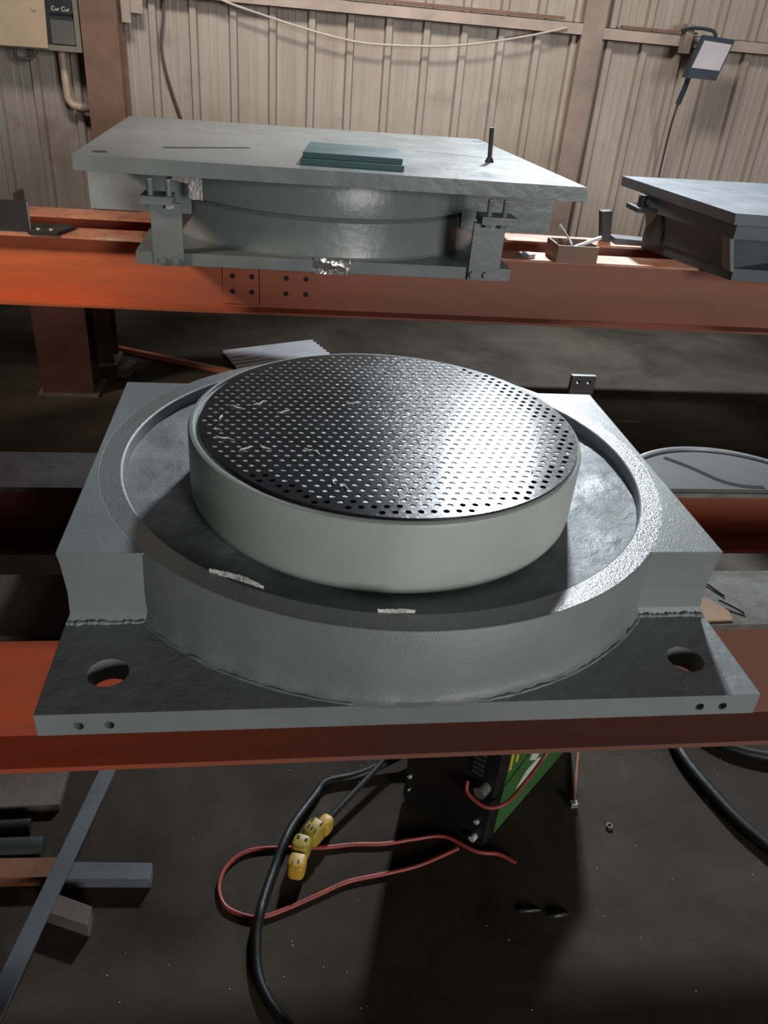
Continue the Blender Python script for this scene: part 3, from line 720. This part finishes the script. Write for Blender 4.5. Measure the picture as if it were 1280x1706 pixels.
m = MB(); m.prism([(0.90, 2.27), (0.93, 2.25), (0.965, 2.27), (0.95, 2.31), (0.915, 2.315)], 0.7132, 0.731)
tag(obj('metal_chip', m, m_steel), 'small pale metal chip on the far bench between large bearing and box', 'metal chip')
m = MB(); m.hexa([(1.443, 2.70, 0.7132), (1.487, 2.70, 0.7132), (1.487, 2.75, 0.7132), (1.443, 2.75, 0.7132)], [(1.412, 2.70, 0.857), (1.464, 2.70, 0.862), (1.464, 2.75, 0.862), (1.412, 2.75, 0.857)])
ob = obj('steel_post', m, [m_dark]); tag(ob, 'short black steel block standing on the far bench behind the open box', 'steel block')
m = MB(); m.hexa([(1.497, 2.67, 0.7132), (1.70, 2.66, 0.7132), (1.70, 2.76, 0.7132), (1.497, 2.77, 0.7132)], [(1.497, 2.67, 0.74), (1.70, 2.66, 0.735), (1.70, 2.76, 0.735), (1.497, 2.77, 0.74)])
tag(obj('flat_steel_plate', m, m_bluebar), 'flat grey steel plate lying beside the standing black block', 'steel plate')
an = thing('steel_offcut', 'dark steel section offcut at the left end of the far bench', 'steel offcut', (-1.3, 2.33, 0.713))
m = MB(); m.box(-1.62, -1.205, 2.262, 2.276, 0.7132, 0.835); obj('side_plate', m, m_dark, an)
m = MB(); m.box(-1.255, -1.243, 2.277, 2.39, 0.7132, 0.86); obj('end_plate', m, m_dark, an)
m = MB(); m.prism([(-1.204, 2.225), (-1.088, 2.225), (-1.045, 2.36), (-1.06, 2.385), (-1.242, 2.385), (-1.242, 2.277), (-1.204, 2.277)], 0.7132, 0.726); obj('foot_flange', m, m_dark, an)
for x in (-1.17, -1.12):
    m = MB(); m.cyl((x, 2.262, 0.726), (x, 2.262, 0.731), 0.008, 10); obj('rivet', m, m_bolt, an)
m = MB(); m.box(-1.204, -1.200, 2.262, 2.276, 0.722, 0.83); obj('edge_highlight', m, m_steel, an)['label'] = 'bright strip painted as the lit edge'  # pale strip stands for light caught on the plate edge

# ------------------------------------------------------------------ things on the floor behind
m = MB(); m.bar((-1.075, 2.865, 0.0125), (-0.20, 2.445, 0.0125), 0.028, 0.024)
tag(obj('steel_rod', m, m_orange), 'long orange square bar on the floor between the benches', 'steel bar')
m = MB(); A = Vector((-0.479, 2.844, 0)); B = Vector((0.0095, 3.068, 0)); Cc = Vector((0.1049, 2.836, 0)); D = Vector((-0.389, 2.59, 0)); nn = 36; V = []
for i in range(nn + 1):
    u = i / nn; z = 0.006 + 0.014 * (0.5 + 0.5 * math.sin(u * 6 * 2 * math.pi))
    p0 = A.lerp(D, u); p1 = B.lerp(Cc, u); V += [(p0.x, p0.y, z), (p1.x, p1.y, z), (p0.x, p0.y, z + 0.0015), (p1.x, p1.y, z + 0.0015)]
F = []
for i in range(nn):
    a = i * 4; b = a + 4; F += [(a, a + 1, b + 1, b), (a + 2, b + 2, b + 3, a + 3), (a, b, b + 2, a + 2), (a + 1, a + 3, b + 3, b + 1)]
F += [(0, 2, 3, 1), (nn * 4, nn * 4 + 1, nn * 4 + 3, nn * 4 + 2)]
m.add(V, F); tag(obj('corrugated_sheet', m, m_zinc, smooth=30), 'pale ribbed metal sheet lying on the floor between the benches', 'sheet metal')

# ------------------------------------------------------------------ under the near bench
wd = thing('welding_machine', 'black and green welding machine on the floor under the near bench', 'welding machine', (0.35, -0.05, 0))
F0 = Vector((0.2575, -0.2114, 0)); ux = Vector((-0.752, 0.659, 0)); uy = Vector((0.727, 0.687, 0)); uz = Vector((0, 0, 1)); WL, WD, WH = 0.2186, 0.42, 0.315
def wp(a, b, c): return tuple(F0 + ux * a + uy * b + uz * c)
def wbox(m, a0, a1, b0, b1, c0, c1): return m.hexa([wp(a1, b0, c0), wp(a0, b0, c0), wp(a0, b1, c0), wp(a1, b1, c0)], [wp(a1, b0, c1), wp(a0, b0, c1), wp(a0, b1, c1), wp(a1, b1, c1)])
m = MB(); wbox(m, 0.004, WL - 0.004, 0.03, WD, 0.006, WH); obj('green_casing', m, m_green, wd)
m = MB(); a_, r_ = 0.0, 0.018
prof = []
for (ca, cc, s0) in ((WL - r_, r_, -90), (WL - r_, WH - r_, 0), (r_, WH - r_, 90), (r_, r_, 180)):
    for k in range(6):
        an_ = math.radians(s0 + 18 * k); prof.append((ca + r_ * math.cos(an_), cc + r_ * math.sin(an_)))
N = len(prof); V = [wp(a, 0.008, c) for a, c in [((q[0] - WL / 2) * 0.96 + WL / 2, (q[1] - WH / 2) * 0.97 + WH / 2) for q in prof]] + [wp(a, 0.016, c) for a, c in prof] + [wp(a, 0.045, c) for a, c in prof]
F = [tuple(range(N)), tuple(range(3 * N - 1, 2 * N - 1, -1))]
for k in range(2):
    for i in range(N): j = (i + 1) % N; F.append((k * N + i, (k + 1) * N + i, (k + 1) * N + j, k * N + j))
m.add(V, F); fp = obj('front_panel', m, m_blackpl, wd)
for a, c, r in ((0.2025, 0.092, 0.005), (0.027, 0.076, 0.006), (0.2, 0.05, 0.003)):
    m = MB(); m.cyl(wp(a, 0.009, c), wp(a, 0.003, c), r, 12); obj('screw', m, m_bolt, fp)
m = MB(); m.cyl(wp(0.025, 0.008, 0.03), wp(0.025, -0.006, 0.03), 0.008, 12); obj('terminal_bolt', m, m_bolt, fp)
m = MB(); m.cyl(wp(0.025, 0.01, 0.19), wp(0.025, -0.016, 0.19), 0.014, 18); obj('knob', m, m_breaker, fp)
m = MB()
for k in range(5): wbox(m, 0.035, 0.06, 0.004, 0.01, 0.215 + k * 0.014, 0.222 + k * 0.014)
obj('vent', m, m_boxdark, fp)
def decal(polys, a0):
    m = MB()
    for q in polys:
        n_ = len(q); V = [wp(a0, b, c) for b, c in q] + [wp(a0 + 0.0006, b, c) for b, c in q]
        m.add(V, [tuple(range(n_)), tuple(range(2 * n_ - 1, n_ - 1, -1))] + [(i, n_ + i, n_ + (i + 1) % n_, (i + 1) % n_) for i in range(n_)])
    return m
m = decal([[(0.0350, 0.210), (0.034, 0.285), (0.046, 0.280), (0.0470, 0.206)], [(0.0590, 0.210), (0.0560, 0.297), (0.0670, 0.292), (0.0700, 0.206)], [(0.084, 0.216), (0.081, 0.285), (0.092, 0.28), (0.095, 0.211)]], 0.0033)
obj('yellow_stripes', m, m_yellow, wd)['label'] = 'three yellow hazard stripes'
m = decal([[(0.1226, 0.097), (0.1498, 0.0932), (0.204, 0.0994), (0.2326, 0.1122), (0.2083, 0.1261), (0.1598, 0.1268)], [(0.1624, 0.1581), (0.175, 0.1828), (0.2202, 0.1463), (0.1997, 0.1290)], [(0.228, 0.135), (0.225, 0.165), (0.245, 0.160), (0.245, 0.140)]], 0.0033)
obj('white_marking', m, m_whitesticker, wd)['label'] = 'white arrow shaped marking'
m = MB(); wbox(m, 0.06, 0.16, 0.12, 0.32, WH, WH + 0.012); obj('handle', m, m_blackpl, wd)
m = MB(); m.tube([(0.2085, -0.176, 0.195), (0.2087, -0.1927, 0.175), (0.2456, -0.222, 0.165), (0.2893, -0.215, 0.170), (0.3359, -0.176, 0.180), (0.3848, -0.132, 0.200), (0.41, -0.108, 0.23)], 0.0042, 10)
obj('loop_wire', m, m_red, wd)['label'] = 'reddish wire looping from front panel round the side'

m = MB(); m.tube([(0.16, 0.06, 0.05), (0.1072, 0.0405, 0.03), (0.0082, 0.0054, 0.013), (-0.0715, -0.0116, 0.0105), (-0.1013, -0.0493, 0.0105), (-0.1509, -0.1271, 0.018), (-0.174, -0.178, 0.0215), (-0.193, -0.23, 0.017), (-0.214, -0.3, 0.0205), (-0.221, -0.333, 0.0225), (-0.2272, -0.3732, 0.017), (-0.2235, -0.4421, 0.0105), (-0.2009, -0.4972, 0.0105), (-0.150, -0.565, 0.0105)], 0.0098, 12)
tag(obj('power_cable', m, m_rubber, smooth=60), 'thick black cable on the floor left of the welding machine', 'cable')
m = MB(); m.tube([(0.16, 0.10, 0.06), (0.0935, 0.0485, 0.045), (0.0195, -0.0286, 0.035), (-0.0417, -0.0922, 0.030), (-0.070, -0.122, 0.027)], 0.0072, 10)
tag(obj('socket_lead', m, m_rubber, smooth=60), 'thin grey black lead running into the yellow socket strip', 'cable')
pts = [(0.3273, -0.246, 0.007), (0.2922, -0.205, 0.007), (0.2580, -0.223, 0.010), (0.1827, -0.1722, 0.0075), (0.1127, -0.1734, 0.006), (0.0446, -0.1814, 0.006), (-0.0214, -0.1789, 0.006), (-0.0871, -0.1824, 0.006), (-0.140, -0.1785, 0.0045), (-0.2415, -0.1788, 0.006), (-0.2905, -0.2115, 0.006), (-0.3062, -0.2583, 0.006), (-0.2917, -0.3023, 0.006), (-0.2494, -0.3266, 0.006), (-0.2139, -0.3303, 0.006), (-0.1663, -0.3159, 0.006), (-0.1049, -0.2915, 0.006), (-0.0412, -0.2662, 0.006), (0.0363, -0.2532, 0.006), (0.1163, -0.2371, 0.006), (0.2075, -0.202, 0.006)]
pts[1] = (0.2950, -0.222, 0.006); pts[2] = (0.2450, -0.2130, 0.008)
m = MB(); m.tube(pts, 0.0046, 10)
tag(obj('red_wire', m, m_red, smooth=60), 'long red wire lying in an open loop on the floor', 'wire')
m = MB(); m.tube([(0.85, 0.16, 0.016), (0.8342, 0.0615, 0.016), (0.8385, -0.0168, 0.016), (0.8594, -0.1034, 0.016), (0.8823, -0.1778, 0.016), (0.9217, -0.2548, 0.016), (0.99, -0.36, 0.016)], 0.015, 12)
tag(obj('rubber_hose', m, m_rubber, smooth=60), 'thickest black hose crossing the floor at lower right', 'hose', 'black hoses under the bench')
m = MB(); m.tube([(0.90, 0.12, 0.016), (0.9422, 0.0657, 0.016), (0.9934, 0.0301, 0.016), (1.0783, 0.0023, 0.016), (1.2, -0.01, 0.016)], 0.013, 12)
tag(obj('rubber_hose', m, m_rubber, smooth=60), 'dark hose just under the bench at the right picture edge', 'hose', 'black hoses under the bench')
m = MB(); m.tube([(0.508, -0.10, 0.005), (0.5711, 0.0535, 0.005), (0.62, 0.18, 0.005)], 0.0045, 8)
rr = thing('thin_rod', 'thin dark rod on the floor right of the welding machine', 'rod', (0.55, 0, 0)); obj('shaft', m, m_rustbar, rr)
m = MB(); m.obox((0.506, -0.104, 0.008), (1, 0, 0), (0, 1, 0), (0, 0, 1), 0.016, 0.013, 0.014); obj('end_block', m, m_steel, rr)

# yellow plug and socket blocks chained together
sk = thing('socket_strip', 'dusty yellow plug and socket blocks joined together on the floor', 'socket strip', (-0.12, -0.21, 0.0))
def pebble(c, ax, L, Wd, Hh, seg=22):
    """rounded block: superellipsoid with long axis ax in the floor plane"""
    c = Vector(c); ax = Vector(ax).normalized(); ay = Vector((-ax.y, ax.x, 0)).normalized(); az = ax.cross(ay)
    V = []; F = []; n1, n2 = 12, seg
    sp = lambda v_, e: math.copysign(abs(v_) ** e, v_)
    for i in range(n1 + 1):
        ph = -math.pi / 2 + math.pi * i / n1
        for j in range(n2):
            th = 2 * math.pi * j / n2
            V.append(c + ax * (L / 2 * sp(math.cos(ph), 0.35) * sp(math.cos(th), 0.6)) + ay * (Wd / 2 * sp(math.cos(ph), 0.35) * sp(math.sin(th), 0.6)) + az * (Hh / 2 * sp(math.sin(ph), 0.45)))
    for i in range(n1):
        for j in range(n2): F.append((i * n2 + j, i * n2 + (j + 1) % n2, (i + 1) * n2 + (j + 1) % n2, (i + 1) * n2 + j))
    m = MB(); m.add(V, F); return m, c, ax, ay, az
blocks = [((-0.0835, -0.150, 0.022), (0.6, 0.8, 0.0), 0.036, 0.030, 0.040, m_outlet_o, 'plug'), ((-0.1085, -0.170, 0.026), (0.65, 0.75, 0.05), 0.048, 0.040, 0.048, m_outlet, 'socket_block'),
          ((-0.137, -0.205, 0.026), (0.35, 0.93, 0.02), 0.040, 0.040, 0.048, m_outlet, 'socket_block'), ((-0.147, -0.245, 0.022), (0.25, 0.95, -0.05), 0.046, 0.038, 0.042, m_outlet_o, 'socket_block')]
for bi, (c, ax, L, Wd, Hh, mt, nm) in enumerate(blocks):
    c = (c[0], c[1] + 0.006, c[2] + 0.008)
    m, c, ax, ay, az = pebble(c, ax, L, Wd, Hh); pb = obj(nm, m, mt, sk, smooth=50)
    sl = {1: [(-0.008, 0.009), (-0.008, 0.0), (-0.008, -0.009), (0.010, 0.012), (0.012, -0.010)], 2: [(0.006, 0.009), (0.004, -0.009)], 3: [(-0.006, -0.004), (-0.010, 0.008)]}.get(bi, [])
    for (a, b) in sl:
        m = MB(); m.obox(c + ax * a + ay * b + az * (Hh / 2 - 0.0005), ax, ay, az, 0.009 if bi != 2 else 0.007, 0.0028 if bi != 2 else 0.006, 0.003); obj('slot', m, m_slot, pb)

# steel stock lying at lower left
m = MB(); m.prism([(-0.701, -0.56), (-0.665, -0.56), (-0.5535, 0.02), (-0.588, 0.02)], 0.0385, 0.047)
m2 = MB(); m2.prism([(-0.701, -0.56), (-0.697, -0.56), (-0.668, -0.40), (-0.672, -0.40)], 0.0005, 0.0385)
ai = thing('angle_iron', 'long grey angle iron slanting over other steel bars at lower left', 'angle iron', (-0.62, -0.25, 0.0))
obj('top_leg', m, m_bluebar, ai); obj('side_leg', m2, m_brownbar, ai)
fb = thing('flat_bar', 'flat bar with rusty left end and bluish right end at lower left', 'steel bar', (-0.6, -0.215, 0))
m = MB(); m.hexa([(-0.62, -0.2385, 0.002), (-0.443, -0.2505, 0.002), (-0.443, -0.214, 0.002), (-0.62, -0.200, 0.002)], [(-0.62, -0.2385, 0.030), (-0.443, -0.2505, 0.030), (-0.443, -0.214, 0.030), (-0.62, -0.200, 0.030)]); obj('bright_end', m, m_bluebar, fb)
m = MB(); m.hexa([(-0.95, -0.222, 0.002), (-0.62, -0.2335, 0.002), (-0.62, -0.190, 0.002), (-0.95, -0.175, 0.002)], [(-0.95, -0.222, 0.030), (-0.62, -0.2335, 0.030), (-0.62, -0.190, 0.030), (-0.95, -0.175, 0.030)]); obj('rusty_end', m, m_rustbar, fb)
m = MB(); m.hexa([(-0.630, -0.310, 0.0), (-0.545, -0.345, 0.0), (-0.545, -0.306, 0.0), (-0.624, -0.272, 0.0)], [(-0.630, -0.310, 0.037), (-0.545, -0.345, 0.037), (-0.545, -0.306, 0.037), (-0.624, -0.272, 0.037)])
tag(obj('steel_block', m, m_brownbar), 'short rust edged steel block lying under the angle iron at lower left', 'steel block')
m = MB(); m.cyl((-1.0, -0.150, 0.022), (-0.672, -0.157, 0.022), 0.021, 20); tag(obj('steel_tube', m, m_tube, smooth=40), 'dark round tube beside the rusty flat bar at lower left', 'steel tube', 'dark tubes at lower left')
m = MB(); m.cyl((-1.0, -0.105, 0.016), (-0.712, -0.098, 0.016), 0.015, 20); tag(obj('steel_tube', m, m_dark, smooth=40), 'thinner dark tube behind the round tube at lower left', 'steel tube', 'dark tubes at lower left')
m = MB(); m.box(-1.0, -0.665, -0.05, 0.08, 0.0, 0.02); tag(obj('steel_plate', m, m_brownbar), 'dark steel plate on the floor at the far left under the bench', 'steel plate')

# litter
nut = MB(); nut.lathe([(0.004, 0.0), (0.0085, 0.0), (0.0085, 0.007), (0.004, 0.007), (0.004, 0.0)], 0.5726, -0.1648, 6, capb=False, capt=False)
tag(obj('steel_nut', nut, m_brownbar), 'small dull nut lying on the lit floor right of the welding machine', 'nut')
def crumb(cx, cy, L, Wd, h, a, seed):
    m = MB(); n = 9; V = []
    for k, (s, z) in enumerate(((1.0, 0.0), (0.85, h * 0.6), (0.4, h))):
        for i in range(n):
            t_ = 2 * math.pi * i / n; q = 1 + 0.35 * noise.noise(Vector((math.cos(t_) * 2, math.sin(t_) * 2, seed + k)))
            x, y = L / 2 * s * q * math.cos(t_), Wd / 2 * s * q * math.sin(t_)
            V.append((cx + x * math.cos(a) - y * math.sin(a), cy + x * math.sin(a) + y * math.cos(a), z))
    F = [tuple(range(n - 1, -1, -1)), tuple(2 * n + i for i in range(n))]
    for k in range(2):
        for i in range(n): j = (i + 1) % n; F.append((k * n + i, k * n + j, (k + 1) * n + j, (k + 1) * n + i))
    m.add(V, F); return m
tag(obj('debris_lump', crumb(0.387, -0.366, 0.05, 0.012, 0.008, 0.1, 1), m_dark), 'right one of two dark debris slivers on the shaded floor', 'debris', 'dark debris slivers')
tag(obj('debris_lump', crumb(0.328, -0.352, 0.055, 0.009, 0.006, 0.0, 5), m_dark), 'left one of two dark debris slivers on the shaded floor', 'debris', 'dark debris slivers')
g = MB(); rg = random.Random(11)
for k in range(90):
    x, y = rg.uniform(-0.5, 1.1), rg.uniform(-0.56, 0.1)
    if 0.05 < x < 0.6 and y > -0.22: continue
    s = rg.uniform(0.0008, 0.0020); c = crumb(x, y, s * 2, s * 1.6, s, rg.uniform(0, 6), k); g.add(c.v, c.f)
tag(obj('floor_grit', g, m_steel), 'scattered pale grit and metal crumbs on the floor', 'grit', kind='stuff')

# ------------------------------------------------------------------ on and near the back wall
m = MB(); m.tube([(-0.74, 5.34, 1.72), (-0.5768, 5.35, 1.6445), (-0.3297, 5.35, 1.5862), (-0.0342, 5.35, 1.5263), (0.2248, 5.35, 1.4837), (0.4877, 5.35, 1.4626), (0.9297, 5.35, 1.481), (1.196, 5.35, 1.5126), (1.4174, 5.35, 1.5522), (1.6821, 5.35, 1.6105), (1.9246, 5.36, 1.675)], 0.0075, 8)
tag(obj('hanging_cable', m, m_cable_w, smooth=60), 'pale cable sagging along the back wall below the steel rail', 'cable')
m = MB(); m.tube([(-0.98, 5.44, 1.9), (-0.99, 5.44, 1.55), (-1.02, 5.44, 1.35), (-0.99, 5.44, 1.15), (-0.93, 5.44, 0.95), (-0.88, 5.44, 0.8)], 0.009, 8)
tag(obj('wall_cable', m, m_brownbar, smooth=60), 'dark cable hanging down the back wall right of the brown column', 'cable')
eb = thing('electrical_cabinet', 'open beige wall cabinet with dark breakers at upper left', 'electrical cabinet', (-1.65, 5.3, 1.26))
bx0, bx1, bz0, bz1, by0, by1 = -2.2, -1.522, 1.258, 1.95, 5.20, 5.36
for b in ((bx0, bx1, by0, by1, bz0, bz0 + 0.034), (bx1 - 0.034, bx1, by0, by1, bz0 + .034, bz1), (bx0, bx0 + .034, by0, by1, bz0 + .034, bz1), (bx0 + .034, bx1 - .034, by1 - .01, by1, bz0 + .034, bz1), (bx0, bx1, by0, by1, bz1, bz1 + .034)):
    m = MB(); m.box(*b); obj('cabinet_wall', m, m_boxgrey, eb)
m = MB(); m.box(-2.16, -1.556, 5.25, 5.349, 1.293, 1.93); ip = obj('inner_panel', m, m_boxdark, eb)
m = MB(); m.box(-1.72, -1.565, 5.235, 5.2499, 1.30, 1.44); obj('breaker', m, m_breaker, eb)
m = MB(); m.box(-1.72, -1.565, 5.23, 5.2499, 1.478, 1.56); br = obj('breaker', m, m_boxdark, eb)
m = MB(); rl = random.Random(5)
def stroke(pts): m.tube([(x, 5.2285, z) for x, z in pts], 0.0035, 6, 3)
for x0_ in (-1.700, -1.635):
    stroke([(x0_ + 0.022, 1.513), (x0_ + 0.008, 1.517), (x0_ + 0.001, 1.505), (x0_ + 0.008, 1.494), (x0_ + 0.022, 1.497)])
    stroke([(x0_ + 0.026, 1.507), (x0_ + 0.028, 1.496), (x0_ + 0.036, 1.496), (x0_ + 0.038, 1.507)])
    stroke([(x0_ + 0.043, 1.494), (x0_ + 0.043, 1.506), (x0_ + 0.050, 1.507)])
obj('white_lettering', m, m_whitesticker, br)
m = MB(); m.hexa([(-2.35, 5.165, 1.262), (-1.738, 5.165, 1.270), (-1.738, 5.183, 1.270), (-2.35, 5.183, 1.262)], [(-2.35, 5.165, 1.95), (-1.708, 5.165, 1.95), (-1.708, 5.183, 1.95), (-2.35, 5.183, 1.95)])
dr_ = obj('door', m, m_beige, eb)
m = MB(); m.cyl((-1.80, 5.165, 1.50), (-1.80, 5.155, 1.50), 0.018, 18); obj('door_lock', m, m_beige, dr_)
m = MB(); m.tube([(-1.98, 5.26, 1.26), (-1.975, 5.25, 1.205), (-1.93, 5.25, 1.19), (-1.87, 5.25, 1.205), (-1.84, 5.26, 1.26)], 0.012, 8); obj('cable_loop', m, m_brownbar, eb)
m = MB(); m.tube([(-1.700, 5.38, 1.257), (-1.697, 5.38, 1.10), (-1.694, 5.38, 0.985), (-1.690, 5.38, 0.95), (-1.665, 5.38, 0.918), (-1.63, 5.38, 0.908), (-1.575, 5.38, 0.905)], 0.028, 14)
cd = thing('conduit_pipe', 'cream plastic elbow pipe below the wall cabinet', 'pipe', (-1.68, 5.38, 0.9)); obj('pipe', m, m_pvc, cd, smooth=50)
m = MB(); m.cyl((-1.60, 5.38, 0.905), (-1.50, 5.38, 0.905), 0.033, 18); obj('coupling', m, m_colr, cd, smooth=40)
fl = thing('flood_light', 'black tilted floodlight with pale glass on the back wall at right', 'floodlight', (2.95, 5.1, 1.55))
# lamp frame: corners measured in the wall plane; face is tipped forward
q = [(2.775, 1.428), (3.020, 1.425), (3.118, 1.69), (2.880, 1.703)]
def lq(s0, s1, t0, t1, y0, dy):
    P = lambda s, t: (q[0][0] * (1 - s) * (1 - t) + q[1][0] * s * (1 - t) + q[2][0] * s * t + q[3][0] * (1 - s) * t, q[0][1] * (1 - s) * (1 - t) + q[1][1] * s * (1 - t) + q[2][1] * s * t + q[3][1] * (1 - s) * t)
    c = [P(s0, t0), P(s1, t0), P(s1, t1), P(s0, t1)]; yy = [y0 + 0.06 * t0, y0 + 0.06 * t0, y0 + 0.06 * t1, y0 + 0.06 * t1]
    m = MB(); a = [(x, y, z) for (x, z), y in zip(c, yy)]; b = [(x, y + dy, z) for (x, z), y in zip(c, yy)]
    m.add(a + b, [(0, 1, 2, 3), (7, 6, 5, 4), (0, 4, 5, 1), (1, 5, 6, 2), (2, 6, 7, 3), (3, 7, 4, 0)]); return m
hs = obj('housing', lq(0, 1, 0, 1, 5.03, 0.06), m_lampbody, fl)
obj('glass', lq(0.05, 0.95, 0.24, 0.88, 5.024, 0.008), m_glass, fl)
obj('driver_cover', lq(0.03, 0.97, 0.0, 0.2, 5.015, 0.016), m_lampbody, fl)
m = MB(); m.tube([(2.80, 5.33, 1.725), (2.87, 5.25, 1.745), (2.95, 5.14, 1.735), (2.985, 5.13, 1.70)], 0.012, 8); obj('mounting_arm', m, m_lampbody, fl)
m = MB(); m.box(2.83, 2.89, 5.30, 5.378, 1.58, 1.77); obj('mounting_plate', m, m_colr, fl)
m = MB(); m.tube([(2.835, 5.10, 1.425), (2.84, 5.13, 1.36), (2.835, 5.17, 1.25)], 0.020, 10); obj('cable_sleeve', m, m_lampbody, fl)
m = MB(); m.tube([(2.835, 5.17, 1.25), (2.86, 5.25, 1.1), (2.90, 5.34, 0.9), (2.93, 5.40, 0.5), (2.93, 5.42, 0.1)], 0.009, 8); obj('supply_cable', m, m_brownbar, fl)
